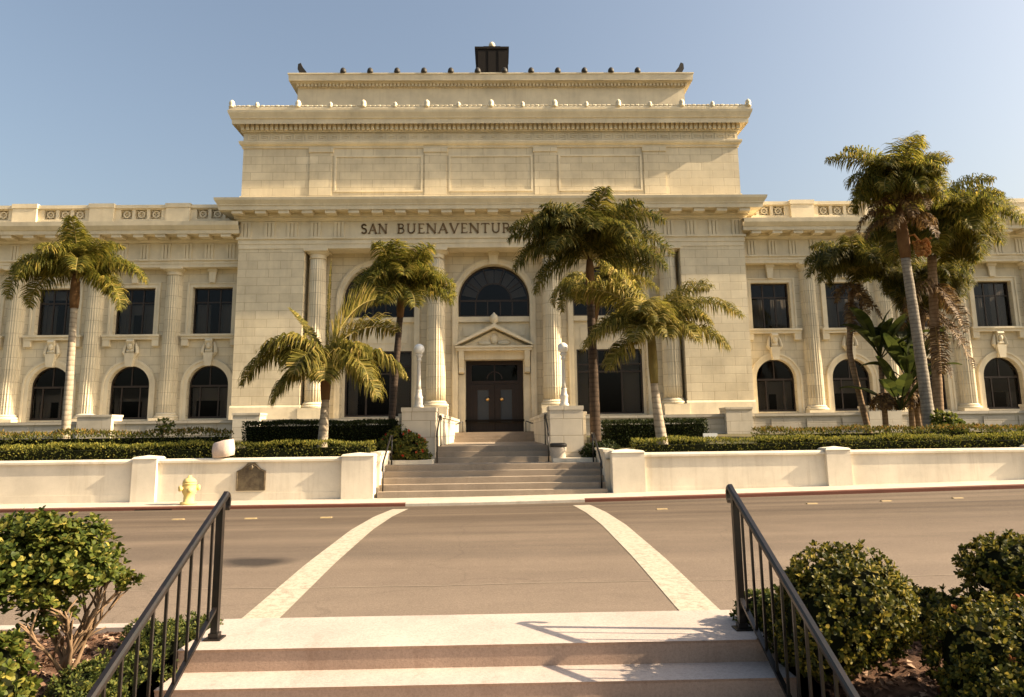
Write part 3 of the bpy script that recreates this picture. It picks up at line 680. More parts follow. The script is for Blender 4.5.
for i in range(108): m.blob((-13.4 + i * .25, 34.40, 18.42), (.15, .05, .04 + .02 * (i % 3 == 0)), 6, 4)
m.cornice([(0, 18.17), (.02, 18.20), (.03, 18.30), (.01, 18.40), (-.06, 18.44), (-.12, 18.40), (-.12, 18.17)], -13.60, 13.60, 34.40, 49); P(m, 'gutter_edge')
m = MB(); m.quad((-13, 35, 18.45), (13, 35, 18.45), (13, 50, 18.45), (-13, 50, 18.45)); P(m, 'terrace_roof', 'roof')
# attic, its cornice, knobs, roof lantern
m = MB(); m.box(-10.9, 10.9, 37.0, 47, 18.4, 20.75); P(m, 'attic_wall', 'trim')
m = MB(); m.cornice([(0, 20.74), (.06, 20.76), (.08, 20.9), (.24, 20.94), (.26, 21.0), (.40, 21.01), (.42, 21.34), (.46, 21.37), (.46, 21.44), (0, 21.5)], -10.9, 10.9, 37.0, 47)
x = -10.85
while x < 10.95: m.box(x - .06, x + .06, 36.80, 36.93, 20.78, 20.96); x += .2
P(m, 'attic_cornice')
m = MB(); v = [(-10.95, 36.95, 21.49), (10.95, 36.95, 21.49), (10.95, 47, 21.49), (-10.95, 47, 21.49), (-7, 42, 22.0), (7, 42, 22.0)]
m.add(v, [(0, 1, 5, 4), (1, 2, 5), (2, 3, 4, 5), (3, 0, 4)]); P(m, 'attic_roof', 'roof')
for i in range(12):
    m = MB(); m.lathe([(.16, 0), (.18, .12), (.15, .25), (.08, .33), (.001, .35)], 0, 0, 10); m.build('roof_knob', M['dark_metal'], H, True, (-8.3 + i * 1.5, 36.62 - 36, 21.42 - 1.2))
for s in (-1, 1):
    m = MB(); m.prism([(0, 0), (.4, 0), (.52, .25), (.50, .55), (.35, .62), (.28, .42), (.05, .12)] if s > 0 else [(0, 0), (-.05, .12), (-.28, .42), (-.35, .62), (-.5, .55), (-.52, .25), (-.4, 0)], -.15, .15); m.build('roof_ornament', M['dark_metal'], H, False, (s * 10.3, 36.7 - 36, 21.42 - 1.2))
m = MB(); m.box(-.84, .84, 38.1, 39.6, 21.4, 21.95); m.box(-.94, .94, 38.0, 39.7, 21.95, 23.7); m.box(-1.0, 1.0, 37.94, 39.76, 23.7, 23.83); m.box(-.5, .5, 38.4, 39.3, 23.83, 24.12)
for k in range(3): m.box(-.82 + k * .6, -.38 + k * .6, 37.97, 37.999, 22.1, 23.6)
L = P(m, 'roof_lantern', 'dark_roof')
m = MB(); m.lathe([(.06, 24.12), (.06, 24.18), (.17, 24.26), (.20, 24.4), (.14, 24.55), (.02, 24.6)], 0, 38.8, 12); P(m, 'lantern_ball', 'trim', True, L)

# --- wings
WX = [14.58 + 3.97 * i for i in range(5)]
WY = 36.0
col0 = [None]
def engaged(x):
    if col0[0] is None:
        z0, z1, r0, r1 = 2.30, 10.2, .46, .40; pr = []
        for i in range(9):
            t_ = i / 8; pr.append((r0 + (r1 - r0) * t_ ** 1.4, z0 + .42 + (z1 - .42 - z0 - .42) * t_))
        m = MB(); m.lathe(pr, 0, 0, 60, 180, 360, flute=(22, .12)); c = m.build('column', M['column'], H, True, (x, 0, -1.2))
        m = MB(); m.box(-r0 - .16, r0 + .16, -r0 - .16, 0, z0, z0 + .16); m.lathe([(r0 + .13, z0 + .161), (r0 + .16, z0 + .22), (r0 + .12, z0 + .28), (r0 + .05, z0 + .30), (r0 + .07, z0 + .35), (r0, z0 + .42)], 0, 0, 20, 180, 360); m.build('column_base', M['trim'], c, False, (0, 0, 0))
        m = MB(); m.lathe([(r1, z1 - .42), (r1 + .03, z1 - .40), (r1, z1 - .37), (r1, z1 - .24), (r1 + .05, z1 - .21), (r1 + .12, z1 - .13)], 0, 0, 20, 180, 360); m.box(-r1 - .15, r1 + .15, -r1 - .15, 0, z1 - .129, z1 - .004); m.build('capital', M['trim'], c, False, (0, 0, 0))
        col0[0] = c
    else: dup_part(col0[0], H, (x, 0, -1.2))
win0 = [None, None]
rngW = random.Random(4)
def wing(s):
    xa, xb = sorted((s * 12.9, s * 33.4))
    cs = [s * w for w in WX]
    m = MB()
    m.wall(xa, xb, 2.2, 5.95, WY, [(c, 1.02, 2.42, 4.10, True) for c in cs], .35)
    m.wall(xa, xb, 5.95, 10.3, WY, [(c, 1.02, 6.72, 9.17, False) for c in cs], .35)
    P(m, 'wing_wall', 'ashlar')
    m = MB(); e = s * 33.4; m.box(min(e, e - s * .4), max(e, e - s * .4), 36.01, 50, 1.2, 12.3); P(m, 'end_wall', 'ashlar')
    for c in cs:
        m = MB(); m.arch(c, 4.10, 1.04, 1.36, WY - .07, WY - .002, 2.32, 20); m.arch(c, 4.10, 1.24, 1.34, WY - .11, WY - .072, 2.32, 20); P(m, 'archivolt')
        m = MB(); m.prism([(c - .16, 5.08), (c + .16, 5.08), (c + .25, 5.75), (c - .25, 5.75)], WY - .24, WY - .003)
        m.prism_yz([(WY - .003, 5.74), (WY - .17, 5.76), (WY - .22, 5.86), (WY - .15, 5.98), (WY - .20, 6.2), (WY - .30, 6.36), (WY - .24, 6.455), (WY - .003, 6.455)], c - .17, c + .17)
        for q in (-1, 1):
            m.tube([(c + q * .24, WY - .05, 5.6), (c + q * .34, WY - .1, 5.8), (c + q * .30, WY - .1, 6.05), (c + q * .22, WY - .08, 6.3)], [.05, .10, .08, .05], 6)
        m.blob((c, WY - .22, 6.1), (.12, .08, .16), 8, 6); P(m, 'keystone', 'trim')
        m = MB(); m.box(c - 1.42, c + 1.42, WY - .22, WY - .002, 6.46, 6.60); m.box(c - 1.46, c + 1.46, WY - .28, WY - .002, 6.602, 6.71)
        for k in (-1, 1): m.box(c + k * 1.24 - .17, c + k * 1.24 + .17, WY - .19, WY - .002, 6.12, 6.458)
        P(m, 'window_sill')
        m = MB()
        for k in (-1, 1):
            a, b = sorted((c + k * 1.03, c + k * 1.30)); m.box(a, b, WY - .06, WY - .002, 6.712, 9.45)
            a, b = sorted((c + k * 1.20, c + k * 1.29)); m.box(a, b, WY - .10, WY - .062, 6.712, 9.44)
        m.box(c - 1.028, c + 1.028, WY - .06, WY - .002, 9.18, 9.45); m.box(c - 1.198, c + 1.198, WY - .10, WY - .062, 9.36, 9.44)
        m.prism([(c - .14, 9.40), (c + .14, 9.40), (c + .20, 10.15), (c - .20, 10.15)], WY - .20, WY - .101); m.box(c - .24, c + .24, WY - .26, WY - .101, 10.0, 10.17); P(m, 'window_surround')
        if win0[0] is None:
            f = MB(); f.arch(0, 4.10, .95, 1.015, 0, .07, 2.43, 20); f.box(-.95, .95, .002, .068, 2.43, 2.53); f.box(-.95, .95, .004, .066, 4.03, 4.13); f.box(-.5, -.43, .006, .06, 2.53, 4.03); f.box(.43, .5, .006, .06, 2.53, 4.03); f.box(-.03, .03, .006, .06, 4.13, 5.05)
            w = f.build('window', M['frame'], H, False, (c, .22, -1.2))
            g = MB(); g.disc_arch(0, 4.10, .98, 2.46, .03, .036, 20); g.build('pane', M['glass'], w, False, (0, 0, 0))
            win0[0] = w
            f = MB(); bars(f, -1.015, 1.015, 6.73, 9.165, 0, [-.32, .32], [8.42], .07, .07)
            w = f.build('window', M['frame'], H, False, (c, .22, -1.2))
            g = MB(); g.box(-.98, .98, .03, .036, 6.76, 9.13); g.build('pane', M['glass'], w, False, (0, 0, 0))
            win0[1] = w; ws = win0
        else:
            ws = [dup_part(w, H, (c, .22, -1.2)) for w in win0]
        for w, za, zb_, hw in ((ws[0], 2.5, 4.0, .93), (ws[1], 6.78, 8.36 if rngW.random() < .5 else 9.1, .95)):
            k = MB(); a, b = rngW.uniform(.12, .75), rngW.uniform(.2, .9)
            for x0, x1 in ((-hw, -hw + a), (hw - b, hw)):
                x = x0
                while x < x1: k.box(x, x + .06, .26 + rngW.uniform(0, .05), .33, za, zb_); x += .062
            if rngW.random() < .45: k.box(-hw, hw, .22, .235, zb_ - rngW.uniform(.2, .7), zb_)
            k.build('curtain', M['curtain'], w, False, (0, 0, 0))
    for i in range(5): engaged(s * (WX[i] + 1.985))
    E_ = (s < 0, s > 0)
    m = MB(); m.cornice([(0, 10.15), (0, 10.32), (.03, 10.325), (.03, 10.48), (.09, 10.49), (.09, 10.58), (0, 10.585)], xa, xb, 35.52, 50, ends=E_); m.quad((xa, 35.52, 10.15), (xb, 35.52, 10.15), (xb, 36.1, 10.15), (xa, 36.1, 10.15)); P(m, 'wing_architrave')
    m = MB(); m.cornice([(0, 10.585), (0, 11.42)], xa, xb, 35.53, 50, ends=E_)
    for i in range(18): triglyph(m, s * (13.6 + i * 1.1), 35.53, 10.60, 11.40, .5)
    P(m, 'wing_frieze')
    m = MB(); m.cornice([(0, 11.42), (.06, 11.43), (.12, 11.5), (.2, 11.52), (.2, 11.72), (.80, 11.73), (.82, 11.70), (.84, 11.90), (.88, 11.91), (1.0, 12.1), (1.02, 12.3), (0, 12.4)], xa, xb, 35.53, 50, ends=E_)
    for i in range(18): q = s * (13.6 + i * 1.1); m.box(q - .25, q + .25, 34.76, 35.32, 11.55, 11.715)
    P(m, 'wing_cornice')
    m = MB(); m.wall(xa, xb, 12.3, 13.44, 35.95, [(c + k, .30, 12.88, 13.39, False) for c in cs for k in (-.76, 0, .76)], .34)
    m.box(xa, xb, 36.295, 36.5, 12.3, 13.44); m.box(xa, xb, 35.86, 36.56, 13.442, 13.62); m.box(xa, xb, 35.88, 35.948, 12.3, 12.80)
    for i in range(6):
        q = s * (WX[0] - 1.985 + 3.97 * i)
        if abs(q) > 13: m.box(q - .62, q + .62, 35.78, 35.946, 12.4, 13.435); m.box(q - .66, q + .66, 35.74, 36.6, 13.443, 13.67)
    P(m, 'parapet')
    for c in cs:
        for k in (-.76, 0, .76):
            m = MB(); x, z = c + k, 13.14
            ring = MB(); ring.lathe([(.13, -.03), (.19, -.03), (.19, .03), (.13, .03), (.13, -.03)], 0, 0, 14, cap=False); m.add([(x + a, 36.03 + d, z + b) for a, b, d in ring.V], ring.F)
            for sg in (-1, 1): m.prism([(x - .25, z - sg * .2 - .02), (x + .25, z + sg * .2 - .02), (x + .25, z + sg * .2 + .02), (x - .25, z - sg * .2 + .02)], 36.02, 36.05)
            P(m, 'pierced_panel')
    m = MB(); m.quad((xa, 36.4, 12.35), (xb, 36.4, 12.35), (xb, 50, 12.35), (xa, 50, 12.35)); P(m, 'wing_roof', 'roof')
wing(-1); wing(1)
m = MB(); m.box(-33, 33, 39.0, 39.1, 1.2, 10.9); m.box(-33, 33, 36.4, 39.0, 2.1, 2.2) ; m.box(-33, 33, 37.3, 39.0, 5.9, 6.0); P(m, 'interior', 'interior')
m = MB(); m.box(-33, 33, 49.7, 50, 1.2, 13); P(m, 'rear_wall', 'ashlar')
# --- podium with its pedestals
for s in (-1, 1):
    m = MB(); a, b = sorted((s * 2.52, s * 34.0)); m.box(a, b, 33.25, 36.0, .9, 2.14); m.box(a, b, 33.17, 36.0, 2.142, 2.28); m.box(a, b, 33.19, 33.248, .9, 1.45)
    for i in range(18):
        q = s * (3.6 + i * 1.7); m.box(q - .70, q + .70, 33.215, 33.248, 1.58, 2.02)
    P(m, 'podium', 'granite')
    for c, w in ((11.5, .62), (18.45, .78), (26.4, .78)):
        m = MB(); m.box(s * c - w, s * c + w, 32.95, 33.9, .9, 2.48); m.box(s * c - w - .03, s * c + w + .03, 32.92, 33.93, 2.482, 2.58); P(m, 'podium_pedestal', 'pedestal')

# ------------------------------------------------------------------ foliage generators
def rosettes(m, pts, nrm, rng, nl, L, W, mi=0, spread=(.35, 1.15), bend=.25, jit=.35):
    for p, nv in zip(pts, nrm):
        ax = Vector(nv) + Vector((rng.uniform(-jit, jit), rng.uniform(-jit, jit), rng.uniform(-jit, jit))); ax.normalize()
        u = ax.orthogonal().normalized(); w = ax.cross(u); k0 = rng.uniform(0, 6.28)
        P0 = Vector(p)
        for i in range(nl):
            a = k0 + 2.4 * i; sp = spread[0] + (spread[1] - spread[0]) * (i + .5) / nl + rng.uniform(-.15, .15)
            d = ax * math.cos(sp) + (u * math.cos(a) + w * math.sin(a)) * math.sin(sp)
            sd = d.cross(ax); sd = sd.normalized() if sd.length > 1e-4 else u
            l = L * rng.uniform(.7, 1.2); h = W * .5 * rng.uniform(.8, 1.2); nn = sd.cross(d)
            b = nn * (l * bend * rng.uniform(.2, 1))
            p1 = P0 + d * (l * .4) + b * .35; p2 = P0 + d * (l * .78) + b * .2; tp = P0 + d * l - b * .35
            m.add([tuple(P0), tuple(p1 + sd * h * .75), tuple(p2 + sd * h), tuple(tp + sd * h * .3), tuple(tp - sd * h * .3), tuple(p2 - sd * h), tuple(p1 - sd * h * .75)],
                  [(0, 1, 6), (1, 2, 5, 6), (2, 3, 4, 5)], mi)
def ell(c, r, n, rng, shell=(.8, 1.02), zmin=-9, lump=0):
    P_, N_ = [], []
    ph = [rng.uniform(0, 6.28) for _ in range(6)]
    while len(P_) < n:
        v = Vector((rng.gauss(0, 1), rng.gauss(0, 1), rng.gauss(0, 1))).normalized(); k = rng.uniform(*shell)
        if lump: k *= 1 + lump * (math.sin(5 * v.x + ph[0]) * math.sin(5 * v.y + ph[1]) + .6 * math.sin(9 * v.z + 7 * v.x + ph[2]) * math.sin(8 * v.y + ph[3]))
        p = (c[0] + v.x * r[0] * k, c[1] + v.y * r[1] * k, c[2] + v.z * r[2] * k)
        if p[2] < zmin: continue
        P_.append(p); N_.append((v.x / r[0], v.y / r[1], v.z / r[2])); N_[-1] = tuple(Vector(N_[-1]).normalized())
    return P_, N_
def flat_leaves(m, pts, nrm, rng, L, W, mi=0, up=.3):
    for p, nv in zip(pts, nrm):
        d = (Vector(nv) * .8 + Vector((rng.uniform(-1, 1), rng.uniform(-1, 1), rng.uniform(-.6, 1) + up))).normalized()
        s = d.orthogonal().normalized(); s = (s * math.cos(k := rng.uniform(0, 6.28)) + d.cross(s) * math.sin(k)); l = L * rng.uniform(.6, 1.3); w = W * rng.uniform(.6, 1.2) * .5
        p = Vector(p); n = d.cross(s) * (w * .5)
        m.add([tuple(p), tuple(p + d * l * .5 + s * w + n), tuple(p + d * l), tuple(p + d * l * .5 - s * w + n)], [(0, 1, 2), (0, 2, 3)], mi)
def hedge(label, x0, x1, y0, y1, z0, z1, mats, n, L=.07, W=.04, seed=1, tip=None, group=None, lump=.06, wav=.05):
    rng = random.Random(seed); m = MB()
    def top(x): return z1 + wav * (math.sin(x * 2.1 + seed) * .6 + math.sin(x * 5.3 + seed * 2) * .4)
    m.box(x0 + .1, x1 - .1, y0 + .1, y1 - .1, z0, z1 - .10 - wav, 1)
    A = [(x1 - x0) * (y1 - y0) * 1.3, (x1 - x0) * (z1 - z0) * 1.3, (y1 - y0) * (z1 - z0)]; tot = A[0] + A[1] + 2 * A[2]
    P_, N_, T_ = [], [], []
    for i in range(n):
        k = rng.uniform(0, tot); dp = -abs(rng.gauss(0, lump))
        if k < A[0]: x = rng.uniform(x0, x1); p = (x, rng.uniform(y0, y1), top(x) + dp); nv = (0, 0, 1)
        elif k < A[0] + A[1]: x = rng.uniform(x0, x1); z = rng.uniform(z0, 1) if False else z0 + (top(x) - z0) * rng.random(); p = (x, y0 - dp, z); nv = (0, -1, .2)
        elif k < A[0] + A[1] + A[2]: p = (x0 - dp, rng.uniform(y0, y1), rng.uniform(z0, z1)); nv = (-1, 0, .2)
        else: p = (x1 + dp, rng.uniform(y0, y1), rng.uniform(z0, z1)); nv = (1, 0, .2)
        P_.append(p); N_.append(nv)
    main = [i for i in range(n)]; tips = []
    if tip:
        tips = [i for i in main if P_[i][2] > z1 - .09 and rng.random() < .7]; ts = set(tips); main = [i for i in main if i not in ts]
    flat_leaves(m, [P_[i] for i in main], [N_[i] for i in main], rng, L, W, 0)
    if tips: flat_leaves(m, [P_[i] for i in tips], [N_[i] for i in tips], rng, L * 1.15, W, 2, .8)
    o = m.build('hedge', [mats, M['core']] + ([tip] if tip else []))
    return tag(o, label, 'hedge', group)

def frond(m, o, az, el0, L, droop, ll, n, hang, plume, rng, wid=.022, mi=0, ri=1, twist=0, curl=0, n0=.12):
    az = R(az); pts = [Vector(o)]; T = []
    N = 14
    for i in range(N):
        t = (i + .5) / N; e = R(el0 - droop * t ** 1.25); a = az + R(curl) * t
        d = Vector((math.cos(e) * math.cos(a), math.cos(e) * math.sin(a), math.sin(e))); T.append(d); pts.append(pts[-1] + d * (L / N))
    m.tube(pts, [.035 * (1 - .85 * i / N) for i in range(N + 1)], 4, ri, False)
    for j in range(n):
        t = n0 + (.985 - n0) * (j + rng.uniform(-.3, .3)) / n; t = max(.05, min(.99, t)); q = t * N; i = min(int(q), N - 1); fr = q - i
        p = pts[i].lerp(pts[i + 1], fr); d = T[i]
        S = d.cross(Vector((0, 0, 1)))
        S = S.normalized() if S.length > .05 else Vector((-math.sin(az), math.cos(az), 0))
        U = S.cross(d)
        if twist: S, U = S * math.cos(R(twist)) + U * math.sin(R(twist)), U * math.cos(R(twist)) - S * math.sin(R(twist))
        l0 = ll * (.45 + .55 * math.sin(math.pi * min(1, (t * 1.05) ** .8))) * (1 if t < .85 else 1 - (t - .85) * 3)
        for sg in (-1, 1):
            l = l0 * rng.uniform(.8, 1.15)
            dd = (S * sg + d * rng.uniform(.25, .55) + U * (.25 + plume * rng.uniform(-1, 1))).normalized()
            md = p + dd * l * .45
            d2 = (dd + Vector((0, 0, -1)) * hang * rng.uniform(.6, 1.3)).normalized(); m2 = md + d2 * l * .33
            d3 = (d2 + Vector((0, 0, -1)) * hang * rng.uniform(.8, 1.6)).normalized(); tp = m2 + d3 * l * .28
            w = d * wid; w2 = w * .9
            m.add([tuple(p - w * .6), tuple(p + w * .6), tuple(md + w), tuple(md - w), tuple(m2 + w2 * .75), tuple(m2 - w2 * .75), tuple(tp)], [(0, 1, 2, 3), (3, 2, 4, 5), (5, 4, 6)], mi)
def palm(label, trunk, rad, trunk_m, crown_o, fronds, leafm, seed, shaft=None, shaft_m='crownshaft', ll=.75, n=60, hang=.7, plume=.5, wid=.022, extra=None, group='palm trees in front of the hall', dead=None, name='palm_tree', infill=(40, 85), nin=9, idroop=(90, 125)):
    rng = random.Random(seed)
    t = thing(name, label, 'palm tree', trunk[0], group)
    pts = [Vector(p) for p in trunk]; fine = []; rr = []
    K = 26
    for k in range(K + 1):
        q = k / K * (len(pts) - 1); i = min(int(q), len(pts) - 2); fine.append(pts[i].lerp(pts[i + 1], q - i)); rr.append((rad[0] + (rad[1] - rad[0]) * (k / K)) * (1 + .03 * math.sin(k * 2.3)) * (1.35 if k == 0 else 1.12 if k == 1 else 1))
    m = MB(); m.tube(fine, rr, 12); m.build('trunk', M[trunk_m], t, True)
    if shaft:
        m = MB(); m.tube([shaft[0], Vector(shaft[0]).lerp(Vector(shaft[1]), .3), Vector(shaft[0]).lerp(Vector(shaft[1]), .75), shaft[1]], [shaft[2] * .78, shaft[2] * .95, shaft[2] * .85, shaft[2] * .55], 12); m.build('crownshaft', M[shaft_m], t, True)
    Lm = sum(f[2] for f in fronds) / len(fronds)
    fronds = list(fronds) + [(rng.uniform(0, 360), rng.uniform(*infill), Lm * rng.uniform(.7, .95), rng.uniform(*idroop)) for _ in range(nin)]
    m = MB()
    for fr in fronds:
        az, e, L, dr = fr[:4]; kw = fr[4] if len(fr) > 4 else {}
        k2 = dict(ll=ll, n=n, hang=hang, plume=plume, wid=wid); k2.update(kw); k2['n'] *= 2.0; k2['ll'] *= 1.15; k2['wid'] *= .85
        o = Vector(crown_o) + Vector((rng.uniform(-.06, .06), rng.uniform(-.06, .06), rng.uniform(-.1, .15)))
        frond(m, o, az, e, L, dr, k2['ll'], int(k2['n']), k2['hang'], k2['plume'], rng, k2['wid'], 0, 1, k2.get('twist', 0), k2.get('curl', 0))
    m.build('crown', [M[leafm], M['rachis']], t)
    if dead:
        m = MB()
        for (az, e, L, dr, o) in dead: frond(m, o, az, e, L, dr, ll * .7, int(n * .7), 1.2, .5, rng, wid, 0, 0)
        m.build('dead_fronds', [M['dead_leaf']], t)
    return t
def spray(rng, k, e0, e1, L, dr, azoff=0):
    return [(azoff + i * 360 / k + rng.uniform(-14, 14), rng.uniform(e0, e1), L * rng.uniform(.85, 1.12), dr * rng.uniform(.85, 1.15)) for i in range(k)]

# ------------------------------------------------------------------ palms
rg = random.Random(11)
palm('slender palm with arching drooping crown before the wing, far from all other palms', [(-14.3, 24, .9), (-14.33, 24, 3.5), (-14.38, 24, 6.0)], (.15, .11), 'trunk_pale', (-14.4, 24, 7.0),
     [(178, 42, 3.2, 145, dict(hang=1.1)), (168, 20, 2.5, 120), (200, 55, 2.4, 130), (5, 48, 2.9, 118), (-12, 12, 2.6, 105, dict(hang=1.1)), (15, 62, 2.2, 110), (95, 60, 2.2, 100), (260, 65, 2.1, 105), (300, 50, 2.3, 120), (235, 45, 2.3, 125), (140, 68, 2.1, 85), (40, 74, 2.1, 70), (75, 40, 2.3, 115), (120, 84, 2.3, 50), (330, 72, 2.3, 90), (285, 84, 2.2, 55)],
     'queen_leaf', 21, shaft=((-14.38, 24, 5.95), (-14.42, 24, 7.15), .17), ll=.62, n=62, hang=.9, plume=.75)
palm('broad golden green palm on its short pale trunk behind the plaque wall', [(-4.66, 19.5, .85), (-4.62, 19.5, 1.8), (-4.6, 19.5, 2.55)], (.15, .10), 'trunk_pale', (-4.62, 19.5, 3.55),
     [(178, 22, 2.8, 92, dict(hang=1.2, ll=.72)), (205, -4, 1.9, 78, dict(hang=1.2)), (192, 54, 2.2, 120, dict(hang=1.0)), (162, 60, 2.0, 18, dict(ll=.26, hang=.1, plume=.1)), (65, 68, 3.3, 55, dict(hang=.25, ll=.85, plume=.12, twist=50)), (38, 64, 2.8, 88, dict(hang=.5, ll=.8, twist=20)), (2, 26, 2.5, 88, dict(hang=1.3, ll=.75)), (340, 6, 2.2, 85, dict(hang=1.2, ll=.8)), (325, 30, 2.1, 105, dict(hang=1.1)), (250, 35, 1.7, 115, dict(hang=1.0)), (285, 20, 1.6, 105, dict(hang=1.0)), (110, 30, 2.2, 90), (140, 42, 2.2, 95), (90, 88, 2.9, 5, dict(ll=.05, hang=.1, plume=.1, n=40))],
     'king_leaf', 22, nin=2, shaft=((-4.6, 19.5, 2.5), (-4.61, 19.5, 3.75), .15), ll=.75, n=58, hang=.7, plume=.3, wid=.028)
palm('dark stemmed palm with bushy crown close in front of the hall, behind the golden palm', [(-3.95, 27, 1.1), (-3.8, 27, 3.5), (-3.62, 27, 6.1)], (.14, .12), 'trunk_dark', (-3.55, 27, 7.1),
     spray(rg, 9, 35, 60, 2.2, 105) + spray(rg, 7, 62, 85, 2.1, 62, 20) + [(0, 28, 2.4, 85), (-10, 12, 2.2, 60), (180, 28, 1.8, 110), (215, 0, 1.6, 80), (250, 10, 1.9, 90), (300, 5, 1.8, 85)],
     'queen_leaf', 23, shaft=((-3.62, 27, 6.0), (-3.58, 27, 7.15), .16), ll=.72, n=55, hang=.7, plume=.85)
palm('tall dark stemmed palm with dense rounded crown, just past the lamp above the trash can', [(3.05, 21, .75), (3.04, 21, 3), (3.02, 21, 5.4)], (.17, .12), 'trunk_dark', (3.04, 21, 6.8),
     [(176, 64, 3.1, 98, dict(hang=.9)), (182, 56, 2.9, 96, dict(hang=.9)), (178, 42, 2.85, 112, dict(hang=.9)), (185, 5, 2.28, 90, dict(hang=1.1)), (170, 60, 2.51, 115), (4, 52, 3.08, 112), (-6, 66, 2.96, 98), (350, 34, 2.74, 100), (30, 78, 2.62, 70), (150, 78, 2.51, 70), (95, 60, 2.51, 100), (60, 50, 2.62, 110), (265, 58, 2.51, 108), (300, 48, 2.51, 112), (235, 48, 2.51, 115), (285, 80, 2.39, 65), (120, 84, 2.39, 50), (210, 74, 2.39, 82), (330, 76, 2.51, 80), (15, 20, 2.28, 70)],
     'dark_palm_leaf', 24, infill=(55, 88), nin=20, idroop=(95, 125), shaft=((3.02, 21, 5.3), (3.03, 21, 6.9), .15), ll=.66, n=68, hang=.85, plume=.85)
palm('half hidden palm with long hanging yellow fronds, behind the tall dark stemmed palm', [(3.66, 25.5, 1.1), (3.64, 25.5, 3.2), (3.72, 25.5, 5.6)], (.13, .10), 'trunk_brown', (4.0, 25.5, 6.3),
     [(178, 62, 2.6, 170, dict(hang=1.3)), (200, 45, 2.3, 150, dict(hang=1.2)), (350, 62, 2.6, 120, dict(hang=.8)), (20, 50, 2.3, 115), (270, 65, 2.3, 150, dict(hang=1.2)), (300, 50, 2.2, 130), (235, 55, 2.3, 150), (90, 60, 2.1, 110), (140, 70, 2.2, 110), (45, 75, 2.1, 80), (320, 78, 2.1, 95)],
     'king_leaf', 25, shaft=((3.72, 25.5, 5.5), (3.9, 25.5, 6.4), .14), ll=.7, n=56, hang=.9, plume=.5)
palm('short palm with pale ringed trunk behind the wall, in front of the block hedge', [(4.72, 19.5, .85), (4.6, 19.5, 1.9), (4.52, 19.5, 2.9)], (.17, .10), 'trunk_pale', (4.5, 19.5, 4.25),
     [(2, 48, 3.0, 92, dict(hang=1.0, ll=.6)), (18, 70, 2.9, 80, dict(ll=.7, twist=15)), (-8, 22, 2.3, 75, dict(hang=1.2)), (178, 64, 2.8, 84, dict(twist=-25)), (190, 22, 2.3, 90, dict(hang=1.1)), (165, 76, 2.8, 50), (205, -5, 1.9, 65, dict(hang=1.1)), (275, 35, 1.6, 110, dict(hang=1.1)), (310, 30, 1.8, 100, dict(hang=1.1)), (240, 30, 1.7, 105), (70, 58, 2.2, 95), (120, 50, 2.2, 100), (345, 60, 2.0, 115), (150, 40, 2.1, 95)],
     'king_leaf', 26, nin=3, shaft=((4.53, 19.5, 2.85), (4.5, 19.5, 4.4), .14), shaft_m='crownshaft_green', ll=.66, n=60, hang=.8, plume=.45)
big = palm('tallest palm, thick grey ringed trunk leaning slightly, hanging orange fruit under its crown', [(13.75, 22, 1.0), (13.68, 22, 3.4), (13.5, 22, 7.1)], (.20, .14), 'trunk_grey', (13.46, 22, 9.05),
     [(38, 84, 3.7, 80, dict(hang=.7)), (172, 74, 3.0, 95, dict(hang=.9)), (186, 60, 2.2, 115), (4, 74, 2.8, 100, dict(hang=.9)), (20, 84, 2.7, 75), (95, 84, 2.6, 60), (150, 84, 2.7, 70), (270, 84, 2.3, 90), (340, 80, 2.1, 110), (210, 80, 2.0, 110), (120, 70, 2.0, 110), (300, 72, 1.9, 130)] + [(a_, 55, 1.9, 150, dict(hang=1.1)) for a_ in (0, 35, 80, 140, 185, 225, 262, 300, 335)],
     'queen_leaf', 27, infill=(70, 89), nin=12, idroop=(125, 170), shaft=((13.52, 22, 7.0), (13.46, 22, 8.7), .2), shaft_m='crownshaft', ll=.6, n=62, hang=.9, plume=.95,
     dead=[(180, 10, 1.5, 95, (13.4, 22, 8.3)), (230, 5, 1.4, 90, (13.4, 22, 8.4)), (300, 0, 1.5, 90, (13.5, 22, 8.3)), (160, 30, 1.7, 130, (13.4, 22, 8.5)), (260, 25, 1.6, 130, (13.4, 22, 8.7)), (330, 20, 1.3, 110, (13.5, 22, 8.4)), (200, 40, 1.6, 140, (13.4, 22, 8.7)), (285, 45, 1.6, 150, (13.45, 22, 8.7)), (20, 30, 1.3, 130, (13.5, 22, 8.5))])
rf = random.Random(3); m = MB()
for i in range(240):
    k = rf.random(); a = rf.uniform(0, 6.28); r_ = .30 * math.sqrt(rf.random()) * (1 - .3 * k)
    m.blob((13.95 + r_ * math.cos(a), 21.75 + .6 * r_ * math.sin(a), 7.55 - .5 * k + rf.uniform(-.05, .05)), (.04, .04, .04), 5, 4)
m.tube([(13.55, 21.9, 7.7), (13.75, 21.8, 7.75), (13.95, 21.75, 7.4)], .03, 5); m.build('fruit_cluster', M['fruit'], big)
